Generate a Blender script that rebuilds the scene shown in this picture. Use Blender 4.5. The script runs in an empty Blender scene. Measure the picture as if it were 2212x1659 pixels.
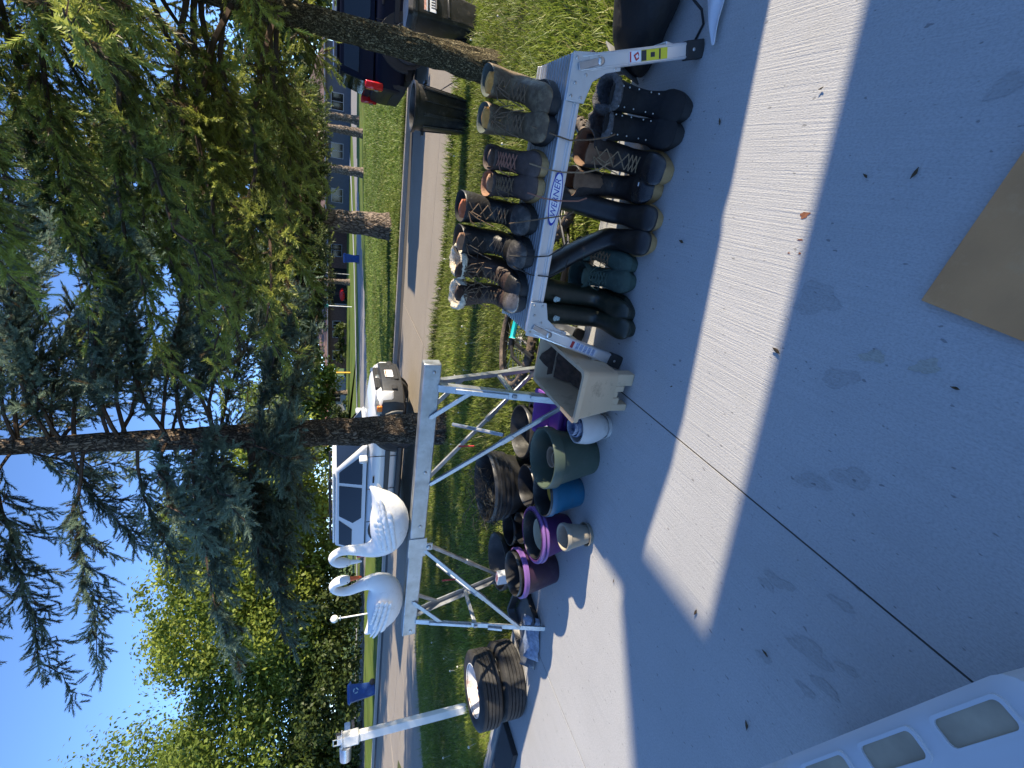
import bpy, math, random
import numpy as np
from mathutils import Vector, Matrix
random.seed(7); rng = np.random.default_rng(11)
scene = bpy.context.scene
COL = scene.collection

# ------------------------------------------------------------------ camera
# world axes: X runs along the street (to the right), Y from the house towards the street
YAW = math.radians(24.8); PITCH = math.radians(21.007); EYE = Vector((0, 0, 1.23))
ca, sa = math.cos(YAW), math.sin(YAW)
fwd = Vector((-sa * math.cos(PITCH), ca * math.cos(PITCH), -math.sin(PITCH)))
rgt = Vector((ca, sa, 0)); upv = rgt.cross(fwd)
cam_d = bpy.data.cameras.new('camera'); cam = bpy.data.objects.new('camera', cam_d); COL.objects.link(cam)
cx, cy, cz = -upv, rgt, -fwd                       # the photograph is held sideways: its left is up
cam.matrix_world = Matrix(((cx.x, cy.x, cz.x, EYE.x), (cx.y, cy.y, cz.y, EYE.y), (cx.z, cy.z, cz.z, EYE.z), (0, 0, 0, 1)))
cam_d.sensor_fit = 'HORIZONTAL'; cam_d.sensor_width = 36.0; cam_d.lens = 36.0 * 1000.0 / 2212.0
cam_d.clip_start = 0.02; cam_d.clip_end = 2000
scene.camera = cam

# ------------------------------------------------------------------ light
SUN_EL = math.radians(21.5); SUN_DIR = Vector((0.988, 0.152, 0)).normalized()
sun_vec = Vector((SUN_DIR.x * math.cos(SUN_EL), SUN_DIR.y * math.cos(SUN_EL), math.sin(SUN_EL)))
world = bpy.data.worlds.new('World'); scene.world = world; world.use_nodes = True
wn = world.node_tree.nodes; wl = world.node_tree.links
sky = wn.new('ShaderNodeTexSky'); sky.sky_type = 'NISHITA'; sky.sun_disc = False
sky.sun_elevation = SUN_EL; sky.sun_rotation = math.atan2(SUN_DIR.x, SUN_DIR.y)
sky.altitude = 250; sky.air_density = 0.5; sky.dust_density = 0.0; sky.ozone_density = 4.4
wl.new(sky.outputs[0], wn['Background'].inputs[0]); wn['Background'].inputs[1].default_value = 0.15
sd = bpy.data.lights.new('sun', 'SUN'); sd.energy = 3.9; sd.angle = math.radians(0.53); sd.color = (1.0, 0.86, 0.65)
so = bpy.data.objects.new('sun', sd); COL.objects.link(so)
so.rotation_euler = (-sun_vec).to_track_quat('-Z', 'Y').to_euler(); so.location = (20, 3, 12)
vs = scene.view_settings; vs.view_transform = 'Standard'; vs.look = 'None'; vs.gamma = 1.0; vs.exposure = 1.58
scene.render.resolution_x = 1024; scene.render.resolution_y = 768
scene.render.engine = 'CYCLES'

# ------------------------------------------------------------------ mesh helpers
def V(*a): return Vector(a)
def rotm(ax, deg): return Matrix.Rotation(math.radians(deg), 4, ax)

class MB:
    """collects vertices and faces of one mesh"""
    def __init__(s): s.v = []; s.f = []; s.m = []
    def add(s, vs_, fs, m=0, M=None):
        o = len(s.v)
        for p in vs_:
            p = Vector(p); s.v.append(tuple(M @ p) if M else tuple(p))
        for f in fs: s.f.append(tuple(i + o for i in f)); s.m.append(m)
        return s
    def box(s, c, d, m=0, M=None, taper=None):
        x, y, z = [q / 2 for q in d]; tx, ty = taper or (1, 1)
        vs_ = [(-x, -y, -z), (x, -y, -z), (x, y, -z), (-x, y, -z), (-x * tx, -y * ty, z), (x * tx, -y * ty, z), (x * tx, y * ty, z), (-x * tx, y * ty, z)]
        vs_ = [Vector(p) for p in vs_]
        T = Matrix.Translation(Vector(c))
        return s.add(vs_, [(3, 2, 1, 0), (4, 5, 6, 7), (0, 1, 5, 4), (1, 2, 6, 5), (2, 3, 7, 6), (3, 0, 4, 7)], m, (M @ T) if M else T)
    def bar(s, p0, p1, w, h, m=0, up=(0, 0, 1)):
        p0, p1 = Vector(p0), Vector(p1); d = (p1 - p0); L = d.length; d.normalize(); u = Vector(up)
        if abs(d.dot(u)) > .97: u = Vector((0, 1, 0)) if abs(d.y) < .9 else Vector((1, 0, 0))
        r = d.cross(u).normalized(); u = r.cross(d)
        c = []
        for q in (p0, p1):
            for a, b in ((-1, -1), (1, -1), (1, 1), (-1, 1)): c.append(q + r * (a * w / 2) + u * (b * h / 2))
        return s.add(c, [(0, 1, 2, 3), (7, 6, 5, 4), (0, 4, 5, 1), (1, 5, 6, 2), (2, 6, 7, 3), (3, 7, 4, 0)], m)
    def loft(s, rings, m=0, cap0=True, cap1=True, closed=True, M=None):
        n = len(rings[0]); vs_ = [p for r in rings for p in r]; fs = []
        for i in range(len(rings) - 1):
            for j in range(n if closed else n - 1):
                k = (j + 1) % n
                fs.append((i * n + j, i * n + k, (i + 1) * n + k, (i + 1) * n + j))
        if cap0: fs.append(tuple(range(n - 1, -1, -1)))
        if cap1: fs.append(tuple((len(rings) - 1) * n + j for j in range(n)))
        return s.add(vs_, fs, m, M)
    def tube(s, pts, r, n=8, m=0, caps=True, M=None, flat=1.0):
        pts = [Vector(p) for p in pts]; rs = r if isinstance(r, (list, tuple)) else [r] * len(pts)
        rings = []; u = None
        for i, p in enumerate(pts):
            d = (pts[min(i + 1, len(pts) - 1)] - pts[max(i - 1, 0)]).normalized()
            if u is None:
                u = Vector((0, 0, 1)) if abs(d.z) < .9 else Vector((1, 0, 0))
            u = (u - d * u.dot(d)).normalized(); w = d.cross(u)
            rings.append([p + (u * math.cos(a) * flat + w * math.sin(a)) * rs[i] for a in [2 * math.pi * k / n for k in range(n)]])
        return s.loft(rings, m, caps, caps, True, M)
    def lathe(s, prof, n=32, m=0, M=None, cap0=False, cap1=False, sx=1, sy=1):
        rings = [[Vector((r * math.cos(a) * sx, r * math.sin(a) * sy, z)) for a in [2 * math.pi * k / n for k in range(n)]] for r, z in prof]
        return s.loft(rings, m, cap0, cap1, True, M)
    def prism(s, poly, z0, z1, m=0, M=None):
        n = len(poly); vs_ = [(x, y, z0) for x, y in poly] + [(x, y, z1) for x, y in poly]
        fs = [tuple(range(n - 1, -1, -1)), tuple(range(n, 2 * n))] + [(i, (i + 1) % n, n + (i + 1) % n, n + i) for i in range(n)]
        return s.add(vs_, fs, m, M)
    def ball(s, c, r, n=10, k=7, m=0, M=None):
        if not isinstance(r, (tuple, list)): r = (r, r, r)
        rings = [[Vector(c) + Vector((r[0] * math.sin(t) * math.cos(a), r[1] * math.sin(t) * math.sin(a), r[2] * math.cos(t))) for a in [2 * math.pi * j / n for j in range(n)]]
                 for t in [math.pi * (i + .12) / (k + .24) for i in range(k + 1)]]
        return s.loft(rings, m, True, True, True, M)
    def build(s, name, mats, parent=None, angle=35, bevel=None, segs=2):
        me = bpy.data.meshes.new(name); me.from_pydata(s.v, [], s.f)
        for q in (mats if isinstance(mats, (list, tuple)) else [mats]): me.materials.append(q)
        if any(s.m): me.polygons.foreach_set('material_index', s.m)
        me.validate()
        import bmesh as _b
        bm = _b.new(); bm.from_mesh(me); _b.ops.recalc_face_normals(bm, faces=bm.faces); bm.to_mesh(me); bm.free()
        if angle:
            me.polygons.foreach_set('use_smooth', [True] * len(me.polygons)); me.set_sharp_from_angle(angle=math.radians(angle))
        me.update()
        o = bpy.data.objects.new(name, me); COL.objects.link(o)
        if parent: o.parent = parent
        if bevel:
            b = o.modifiers.new('bevel', 'BEVEL'); b.width = bevel; b.segments = segs; b.limit_method = 'ANGLE'; b.angle_limit = math.radians(40); b.harden_normals = False
        return o

def tag(o, label=None, cat=None, group=None, kind=None):
    if label: o['label'] = label
    if cat: o['category'] = cat
    if group: o['group'] = group
    if kind: o['kind'] = kind
    return o
def thing(name, label, cat, loc=(0, 0, 0), rz=0, group=None):
    o = bpy.data.objects.new(name, None); COL.objects.link(o); o.empty_display_size = .1
    o.location = loc; o.rotation_euler = (0, 0, math.radians(rz)); return tag(o, label, cat, group)
def copy_tree(o, parent=None):
    c = o.copy(); COL.objects.link(c); c.parent = parent
    for ch in list(o.children): copy_tree(ch, c)
    return c
def part(name, mesh, mats, parent): 
    o = bpy.data.objects.new(name, mesh); COL.objects.link(o); o.parent = parent; return o
def text_part(name, body, size, mat_, parent, M, extr=.0006, shear=0):
    cu = bpy.data.curves.new(name, 'FONT'); cu.body = body; cu.size = size; cu.align_x = 'CENTER'; cu.align_y = 'CENTER'; cu.extrude = extr; cu.shear = shear; cu.resolution_u = 3
    t = bpy.data.objects.new(name + '_tmp', cu); COL.objects.link(t)
    dg = bpy.context.evaluated_depsgraph_get(); me = bpy.data.meshes.new_from_object(t.evaluated_get(dg))
    bpy.data.objects.remove(t); bpy.data.curves.remove(cu)
    me.materials.clear(); me.materials.append(mat_); me.name = name
    o = bpy.data.objects.new(name, me); COL.objects.link(o); o.parent = parent; o.matrix_local = M; return o
def np_mesh(name, verts, faces, mats, tint=None, parent=None, mi=None, smooth=False):
    """verts (n,3), faces (m,k) with constant k; tint per face (m,3)"""
    me = bpy.data.meshes.new(name); n, k = faces.shape
    me.vertices.add(len(verts)); me.vertices.foreach_set('co', np.ascontiguousarray(verts, np.float32).ravel())
    me.loops.add(n * k); me.loops.foreach_set('vertex_index', np.ascontiguousarray(faces, np.int32).ravel())
    me.polygons.add(n); me.polygons.foreach_set('loop_start', np.arange(0, n * k, k, dtype=np.int32))
    for q in (mats if isinstance(mats, (list, tuple)) else [mats]): me.materials.append(q)
    if mi is not None: me.polygons.foreach_set('material_index', np.ascontiguousarray(mi, np.int32))
    if smooth: me.polygons.foreach_set('use_smooth', np.ones(n, bool))
    me.update(calc_edges=True)
    if tint is not None:
        at = me.attributes.new('tint', 'FLOAT_COLOR', 'FACE')
        c = np.ones((n, 4), np.float32); c[:, :3] = tint; at.data.foreach_set('color', c.ravel())
    o = bpy.data.objects.new(name, me); COL.objects.link(o)
    if parent: o.parent = parent
    return o

# ------------------------------------------------------------------ materials
def M(name, col, rough=.5, metal=0., var=.12, vscale=6., bump=0., bscale=60., dirt=None, damt=.45, dscale=9., spec=.5, stretch=None, rvar=.12, coat=0.):
    m = bpy.data.materials.new(name); m.use_nodes = True; N = m.node_tree.nodes; L = m.node_tree.links; b = N['Principled BSDF']
    tc = N.new('ShaderNodeTexCoord'); mp = N.new('ShaderNodeMapping'); L.new(tc.outputs['Object'], mp.inputs[0])
    if stretch: mp.inputs['Scale'].default_value = stretch
    nz = N.new('ShaderNodeTexNoise'); nz.inputs['Scale'].default_value = vscale; nz.inputs['Detail'].default_value = 6; L.new(mp.outputs[0], nz.inputs[0])
    mix = N.new('ShaderNodeMix'); mix.data_type = 'RGBA'
    mix.inputs[6].default_value = (*[max(0, c * (1 - var)) for c in col], 1); mix.inputs[7].default_value = (*[min(1, c * (1 + var)) for c in col], 1)
    rm = N.new('ShaderNodeMapRange'); rm.inputs[1].default_value = .3; rm.inputs[2].default_value = .7; L.new(nz.outputs[0], rm.inputs[0]); L.new(rm.outputs[0], mix.inputs[0])
    out = mix.outputs[2]
    if dirt:
        dn = N.new('ShaderNodeTexNoise'); dn.inputs['Scale'].default_value = dscale; dn.inputs['Detail'].default_value = 8; dn.inputs['Roughness'].default_value = .7; L.new(mp.outputs[0], dn.inputs[0])
        dr = N.new('ShaderNodeMapRange'); dr.inputs[1].default_value = .62 - .35 * damt; dr.inputs[2].default_value = .80 - .25 * damt; L.new(dn.outputs[0], dr.inputs[0])
        m2 = N.new('ShaderNodeMix'); m2.data_type = 'RGBA'; L.new(dr.outputs[0], m2.inputs[0]); L.new(out, m2.inputs[6]); m2.inputs[7].default_value = (*dirt, 1); out = m2.outputs[2]
    L.new(out, b.inputs['Base Color']); b.inputs['Metallic'].default_value = metal; b.inputs['Specular IOR Level'].default_value = spec
    if coat: b.inputs['Coat Weight'].default_value = coat; b.inputs['Coat Roughness'].default_value = .06
    rr = N.new('ShaderNodeMapRange'); rr.inputs[3].default_value = max(.02, rough - rvar); rr.inputs[4].default_value = min(1, rough + rvar); L.new(nz.outputs[0], rr.inputs[0]); L.new(rr.outputs[0], b.inputs['Roughness'])
    if bump:
        bn = N.new('ShaderNodeTexNoise'); bn.inputs['Scale'].default_value = bscale; bn.inputs['Detail'].default_value = 5; L.new(mp.outputs[0], bn.inputs[0])
        bu = N.new('ShaderNodeBump'); bu.inputs['Strength'].default_value = bump; bu.inputs['Distance'].default_value = .01; L.new(bn.outputs[0], bu.inputs['Height']); L.new(bu.outputs[0], b.inputs['Normal'])
    return m
def leafmat(name, trans=.3, rough=.5, mul=1.0):
    m = bpy.data.materials.new(name); m.use_nodes = True; N = m.node_tree.nodes; L = m.node_tree.links; b = N['Principled BSDF']
    at = N.new('ShaderNodeAttribute'); at.attribute_name = 'tint'; L.new(at.outputs['Color'], b.inputs['Base Color'])
    b.inputs['Roughness'].default_value = rough; b.inputs['Specular IOR Level'].default_value = .35
    t = N.new('ShaderNodeBsdfTranslucent'); L.new(at.outputs['Color'], t.inputs[0])
    mx = N.new('ShaderNodeMixShader'); mx.inputs[0].default_value = trans; L.new(b.outputs[0], mx.inputs[1]); L.new(t.outputs[0], mx.inputs[2])
    L.new(mx.outputs[0], N['Material Output'].inputs[0]); return m

MT = dict(
 galv=M('galvanised', (.40, .42, .44), .45, .85, .22, 14, .08, 90, dirt=(.33, .35, .36), damt=.3, dscale=30),
 alu=M('aluminium', (.72, .73, .74), .36, .8, .05, 5, .05, 200, stretch=(1, 1, 1)),
 alu_matt=M('aluminium_bracket', (.55, .57, .58), .5, .7, .08, 12, .06, 120),
 rubber=M('black_rubber', (.018, .018, .019), .65, 0, .3, 20, .1, 120),
 blackp=M('black_plastic', (.017, .017, .018), .38, 0, .35, 9, .05, 60, dirt=(.10, .085, .07), damt=.2, dscale=12),
 blackp_old=M('weathered_black_plastic', (.02, .02, .02), .42, 0, .4, 9, .15, 40, dirt=(.075, .07, .062), damt=.4, dscale=7),
 steel=M('steel', (.5, .5, .5), .35, 1, .1, 20),
 rust=M('rust', (.22, .07, .03), .8, .2, .4, 30, .2, 90),
 white=M('white_paint', (.8, .8, .78), .45, 0, .05, 6),
 swan=M('swan_white', (.80, .80, .79), .5, 0, .04, 5, .12, 55, dirt=(.55, .53, .48), damt=.12, dscale=14),
 orange=M('orange_beak', (.75, .12, .03), .45, 0, .1, 10),
 black=M('matt_black', (.012, .012, .013), .7, 0, .2, 20),
 bark=M('spruce_bark', (.13, .105, .085), .92, 0, .5, 9, 0, 20, stretch=(1, 1, .45), spec=.2),
 bark_far=M('far_bark', (.15, .125, .105), .92, 0, .45, 6, .8, 16, stretch=(1, 1, .4), spec=.2),
 wood=M('weathered_wood', (.25, .15, .09), .8, 0, .35, 8, .3, 40, stretch=(6, 6, .6)),
 blue_bin=M('blue_bin_plastic', (.02, .065, .22), .4, 0, .15, 5, .03, 50),
 glass=M('dark_glass', (.006, .008, .010), .05, 0, .2, 2, spec=.5, rvar=.02),
 tyre=M('tyre_rubber', (.02, .02, .02), .75, 0, .25, 12, .15, 90, dirt=(.055, .051, .047), damt=.4, dscale=14),
)
# ------------------------------------------------------------------ ground materials
def concrete_mat(name, base, broom=True):
    m = bpy.data.materials.new(name); m.use_nodes = True; N = m.node_tree.nodes; L = m.node_tree.links; b = N['Principled BSDF']
    g = N.new('ShaderNodeNewGeometry')
    def noise(scale, vec=(1, 1, 1), det=6, rough=.6):
        mp = N.new('ShaderNodeMapping'); mp.inputs['Scale'].default_value = vec; L.new(g.outputs['Position'], mp.inputs[0])
        n = N.new('ShaderNodeTexNoise'); n.inputs['Scale'].default_value = scale; n.inputs['Detail'].default_value = det; n.inputs['Roughness'].default_value = rough; L.new(mp.outputs[0], n.inputs[0]); return n.outputs[0]
    def rng_(src, a, b_, c=0., d=1.):
        r = N.new('ShaderNodeMapRange'); r.inputs[1].default_value = a; r.inputs[2].default_value = b_; r.inputs[3].default_value = c; r.inputs[4].default_value = d; L.new(src, r.inputs[0]); return r.outputs[0]
    def mixc(fac, a, c):
        x = N.new('ShaderNodeMix'); x.data_type = 'RGBA'; L.new(fac, x.inputs[0])
        (L.new(a, x.inputs[6]) if not isinstance(a, tuple) else x.inputs[6].__setattr__('default_value', (*a, 1)))
        x.inputs[7].default_value = (*c, 1); return x.outputs[2]
    big = rng_(noise(.9), .35, .68); c = mixc(big, tuple(base), tuple(q * .86 for q in base))
    c = mixc(rng_(noise(2.6, det=3), .60, .74, 0, .30), c, (base[0] * .78, base[1] * .75, base[2] * .66))
    streak = noise(1.0, (170, 3.0, 1), 4, .6) if broom else noise(30)
    c = mixc(rng_(streak, .38, .66, 0, .34), c, tuple(q * .74 for q in base))
    fine = noise(260, (1, .5, 1), 3)
    c = mixc(rng_(fine, .42, .72, 0, .6), c, tuple(q * .58 for q in base)); c = mixc(rng_(noise(14, (1, .6, 1), 5, .7), .5, .75, 0, .35), c, tuple(q * .72 for q in base))
    pit = noise(75, (1, .45, 1), 2, .4); c = mixc(rng_(pit, .70, .74, 0, .6), c, tuple(q * .25 for q in base))
    L.new(c, b.inputs['Base Color']); b.inputs['Roughness'].default_value = .9; b.inputs['Specular IOR Level'].default_value = .25
    ad = N.new('ShaderNodeMath'); ad.operation = 'ADD'; L.new(streak, ad.inputs[0]); L.new(rng_(fine, 0, 1, 0, .7), ad.inputs[1])
    bu = N.new('ShaderNodeBump'); bu.inputs['Strength'].default_value = .8; bu.inputs['Distance'].default_value = .0022 if broom else .006; L.new(ad.outputs[0], bu.inputs['Height']); L.new(bu.outputs[0], b.inputs['Normal'])
    return m
MT['pad'] = concrete_mat('broomed_concrete', (.50, .50, .49))
MT['road'] = concrete_mat('road_concrete', (.36, .315, .26), False)
MT['farroad'] = concrete_mat('far_street_concrete', (.30, .285, .27), False)
MT['joint'] = M('dark_joint', (.06, .055, .05), .95, 0, .3, 30)  # dark base seen in the joints between slabs and road panels
MT['soil'] = M('lawn_soil', (.075, .085, .032), .95, 0, .45, 3.0, .5, 60, dirt=(.10, .12, .03), damt=.5, dscale=1.3, spec=.1)
MT['lawnfar'] = M('far_lawn', (.105, .155, .032), .95, 0, .3, .5, .6, 30, dirt=(.16, .17, .045), damt=.4, dscale=.9, spec=.1)
MT['grass'] = leafmat('grass_blade', .35, .55)

def sheet(name, pts, z, mat_, kind='structure', parent=None):
    me = bpy.data.meshes.new(name); me.from_pydata([(x, y, z if not callable(z) else z(x, y)) for x, y in pts], [], [tuple(range(len(pts)))]); me.materials.append(mat_)
    o = bpy.data.objects.new(name, me); COL.objects.link(o)
    if parent: o.parent = parent
    elif kind: o['kind'] = kind
    return o

sheet('terrain', [(-900, -60), (900, -60), (900, 1500), (-900, 1500)], -.62, MT['lawnfar'])

# ---- concrete pad by the house, in slabs
pad = MB(); pad.box((-2.6, -.50, -.0309), (22.8, 5.28, .06)); pad = pad.build('driveway', MT['joint']); pad['kind'] = 'structure'
def slab(x0, x1, y0, y1):
    s = MB(); cx_, cy_ = (x0 + x1) / 2, (y0 + y1) / 2
    s.box((0, 0, -.04), (x1 - x0 - .006, y1 - y0 - .006, .08)); o = s.build("slab", MT["pad"], pad); o.location = (cx_, cy_, 0); return o
for x0, x1 in [(-14, -5.2), (-5.2, -2.72), (-2.72, -.79), (-.79, 2.1), (2.1, 5.0), (5.0, 8.8)]:
    slab(x0, x1, -3.1, 2.14)
# stains left on the slabs
def blotch(x, y, rx, ry, rot, mat_, seed, name='stain'):
    r = random.Random(seed); n = 22; pts = []
    ph = [r.uniform(0, 6.28) for _ in range(3)]
    for k in range(n):
        a = 2 * math.pi * k / n; q = 1 + .18 * math.sin(3 * a + ph[0]) + .12 * math.sin(5 * a + ph[1]) + r.uniform(-.10, .10)
        px, py = rx * q * math.cos(a), ry * q * math.sin(a); c_, s_ = math.cos(rot), math.sin(rot)
        pts.append((px * c_ - py * s_, px * s_ + py * c_))
    o = sheet(name, pts, 0, mat_, None, pad); o.location = (x, y, .0009); return o
st = concrete_mat('damp_concrete', (.43, .43, .42)); st2 = concrete_mat('yellowed_concrete', (.46, .45, .39)); spl = M('dried_orange_splash', (.22, .085, .04), .7, 0, .4, 60)
for i, (x, y, rx, ry, rot) in enumerate([(-.16, .90, .045, .06, .3), (-.33, .75, .022, .05, .5), (-1.05, .51, .028, .06, .25), (-1.1, .44, .016, .04, .3), (-1.16, .47, .012, .03, .2), (-.95, .66, .016, .05, .3),
        (-.99, .69, .012, .03, .2), (-.62, .70, .02, .05, .4), (-.55, .62, .025, .05, .4), (-1.2, .6, .012, .03, .4), (-1.0, .42, .01, .03, .4), (-.86, .50, .012, .035, .2), (.32, .70, .02, .03, .4)]): blotch(x, y, rx, ry, rot, st, i + 1)
for i, (x, y, rx, ry, rot) in enumerate([(-.23, .59, .016, .028, .5), (-.25, .70, .014, .03, .3)]): blotch(x, y, rx, ry, rot, st2, i + 40)
blotch(.045, 1.03, .009, .014, .3, spl, 70, 'splash'); blotch(-.02, 1.015, .002, .010, .1, spl, 71, 'splash'); blotch(-.055, 1.0, .003, .004, .1, spl, 72, 'splash'); blotch(-.06, 1.035, .0018, .004, .1, spl, 73, 'splash')

# ---- front lawn sloping to the street
def lawn_z(x, y):
    t = min(1, max(0, (y - 2.15) / 5.45)); return -.035 - .42 * t + .012 * math.sin(x * 1.7) * t
xs = np.linspace(-46, 40, 87); ys = np.linspace(2.1, 7.72, 16)
vv = [(x, y, lawn_z(x, y)) for y in ys for x in xs]; nx = len(xs)
ff = [(j * nx + i, j * nx + i + 1, (j + 1) * nx + i + 1, (j + 1) * nx + i) for j in range(len(ys) - 1) for i in range(nx - 1)]
me = bpy.data.meshes.new('front_lawn'); me.from_pydata(vv, [], ff); me.materials.append(MT['soil']); me.polygons.foreach_set('use_smooth', [True] * len(ff))
fl = bpy.data.objects.new('front_lawn', me); COL.objects.link(fl); fl['kind'] = 'structure'

# ---- the street: concrete panels, gutter, far kerb
rd = MB(); rd.box((-10, 10.35, -.5545), (150, 5.6, .1)); road = rd.build('road', MT['joint']); road['kind'] = 'structure'
def panel(x0, x1, y0, y1, z=-.5):
    s = MB(); s.box((0, 0, -.05), (x1 - x0 - .022, y1 - y0 - .018, .1)); o = s.build('road_panel', MT['road'], road); o.location = ((x0 + x1) / 2, (y0 + y1) / 2, z + random.uniform(-.002, .003)); return o
for i in range(-16, 8):
    x0 = i * 4.6 + 1.3
    panel(x0, x0 + 4.6, 7.68, 9.1); panel(x0, x0 + 4.6, 9.1, 12.4)
kb = MB(); kb.box((-10, 12.7, -.545), (150, .57, .08)); kb.box((-10, 13.06, -.49), (150, .15, .2)); kb = kb.build('kerb', concrete_mat('kerb_concrete', (.45, .42, .38), False), bevel=.02); kb['kind'] = 'structure'
# driveway apron further along on the left
ap = MB(); ap.prism([(-13.2, 2.15), (-9.3, 2.15), (-9.3, 6.3), (-7.6, 7.68), (-15.2, 7.68), (-13.2, 6.3)], -.5, -.40)
ap.v = [(x, y, lawn_z(x, y) + (.02 if z > -.45 else -.1)) for x, y, z in ap.v]; ap = ap.build('neighbour_driveway', MT['road']); ap['kind'] = 'structure'

# ---- green between the two streets, far street, far lawns
def strip(name, line, w0, w1, z, mat_):
    """strip between two offsets to the left of a polyline"""
    L_, R_ = [], []
    for i, p in enumerate(line):
        a = Vector(line[max(i - 1, 0)]); b = Vector(line[min(i + 1, len(line) - 1)]); d = (b - a).normalized(); n = Vector((-d.y, d.x))
        L_.append(Vector(p) + n * w1); R_.append(Vector(p) + n * w0)
    n_ = len(line); vs_ = [(p.x, p.y, z) for p in R_] + [(p.x, p.y, z) for p in L_]
    m = MB(); m.add(vs_, [(i, i + 1, n_ + i + 1, n_ + i) for i in range(n_ - 1)]); o = m.build(name, mat_, angle=None); o['kind'] = 'structure'; return o
far_line = [(-120, 13.3), (-46, 14.2), (-30, 16.2), (-19, 20.5), (-11.5, 24.3), (-6, 29.5), (1.5, 38.5), (9, 52), (16, 75), (22, 110)]
green = [(-16, 13.1), (60, 13.1), (60, 140), (22, 120), (16, 75), (9, 52), (1.5, 38.5), (-6, 29.5), (-11.5, 24.3), (-19, 20.5), (-30, 16.2), (-46, 14.2), (-46, 13.1)]
g2 = MB(); 
xs = np.linspace(-46, 60, 107); ys = np.linspace(13.12, 37, 25)
def green_z(x, y): return -.42 + .10 * math.sin(x * .21 + .6) * min(1, (y - 13.1) / 3) + .16 * min(1, max(0, (y - 14) / 4)) * min(1, max(0, (x + 12) / 10))
vv = [(x, y, green_z(x, y)) for y in ys for x in xs]; nx = len(xs)
def inside(x, y):
    for a, b in zip(far_line[:-1], far_line[1:]):
        if a[0] <= x <= b[0]:
            return y < a[1] + (b[1] - a[1]) * (x - a[0]) / (b[0] - a[0]) + .1
    return True
ff = [(j * nx + i, j * nx + i + 1, (j + 1) * nx + i + 1, (j + 1) * nx + i) for j in range(len(ys) - 1) for i in range(nx - 1) if inside((xs[i] + xs[i + 1]) / 2, (ys[j] + ys[j + 1]) / 2)]
g2.add(vv, ff); g2 = g2.build('green', MT['lawnfar'], angle=180); g2['kind'] = 'structure'
strip('far_road', far_line, -.6, 8.0, -.50, MT['farroad'])
strip('far_footpath', far_line, 11.5, 13.0, -.46, MT['pad'])
strip('far_lawn', far_line, 8.0, 60, -.505, MT['lawnfar'])
# ---- sky stays the world; the house wing on the right, out of the picture, throws the near shadow
MT['siding'] = M('cream_siding', (.50, .46, .40), .6, 0, .08, 3, .05, 30); MT['roofing'] = M('brown_shingle', (.12, .08, .065), .9, 0, .3, 8, .4, 40)
hw = thing('house', 'cream house wing with a low gabled roof facing the street', 'house', (4.65, 1.72, 0))
w = MB(); w.prism([(0, 0), (8, 0), (8, 2.4), (4, 4.5), (0, 2.4)], 0, 9, M=Matrix(((1, 0, 0, 0), (0, 0, -1, 0), (0, 1, 0, 0), (0, 0, 0, 1)))); w.build('wall', MT['siding'], hw)
r_ = MB()
for s in (-1, 1):
    pts = [(4, 4.52), (4 + s * 4.35, 2.24), (4 + s * 4.35, 2.38), (4, 4.68)]
    r_.prism(pts, -.42, 9.3, M=Matrix(((1, 0, 0, 0), (0, 0, -1, 0), (0, 1, 0, 0), (0, 0, 0, 1))))
r_.build('roof', MT['roofing'], hw)
w = MB(); w.box((4, .03, 1.1), (4.8, .05, 2.2)); gd = w.build('garage_door', MT['white'], hw)
for k in range(4): w = MB(); w.box((4, .06, .3 + k * .54), (4.6, .02, .46)); w.build('door_panel', MT['white'], gd, bevel=.01)
# ------------------------------------------------------------------ aluminium work platform
MT['deck'] = M('ribbed_deck', (.66, .68, .70), .36, .85, .06, 10)
MT['label_w'] = M('white_label', (.75, .76, .78), .5, 0, .03, 9); MT['label_y'] = M('yellow_label', (.72, .62, .03), .5, 0, .06, 40); MT['label_r'] = M('red_label', (.45, .03, .03), .5)
MT['label_b'] = M('blue_logo', (.01, .03, .33), .4); MT['ink'] = M('label_ink', (.03, .03, .035), .6); MT['label_t'] = M('label_small_print', (.35, .42, .6), .5, 0, .5, 160)
wp = thing('work_platform', 'low aluminium work platform carrying a row of boots', 'work platform', (-.06, 1.88, 0))
DX0, DX1, DY0, DY1, DZ = -.50, .49, -.125, .125, .475
m = MB(); m.box((0, 0, DZ - .006), (DX1 - DX0, .25, .012)); dk = m.build('deck', MT['deck'], wp)
for k in range(11):
    m = MB(); m.box((0, -.115 + k * .023, DZ + .002), (DX1 - DX0, .009, .006)); m.build('deck_rib', MT['deck'], dk)
for s in (-1, 1):
    m = MB(); y = s * .138
    m.box((0, y, DZ - .026), (DX1 - DX0, .022, .060)); m.box((0, y + s * .013, DZ - .004), (DX1 - DX0, .004, .014)); m.box((0, y + s * .013, DZ - .049), (DX1 - DX0, .004, .014)); m.box((0, y + s * .0125, DZ - .035), (DX1 - DX0, .003, .006))
    m.build('side_rail', MT['alu'], wp, bevel=.003)
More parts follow.
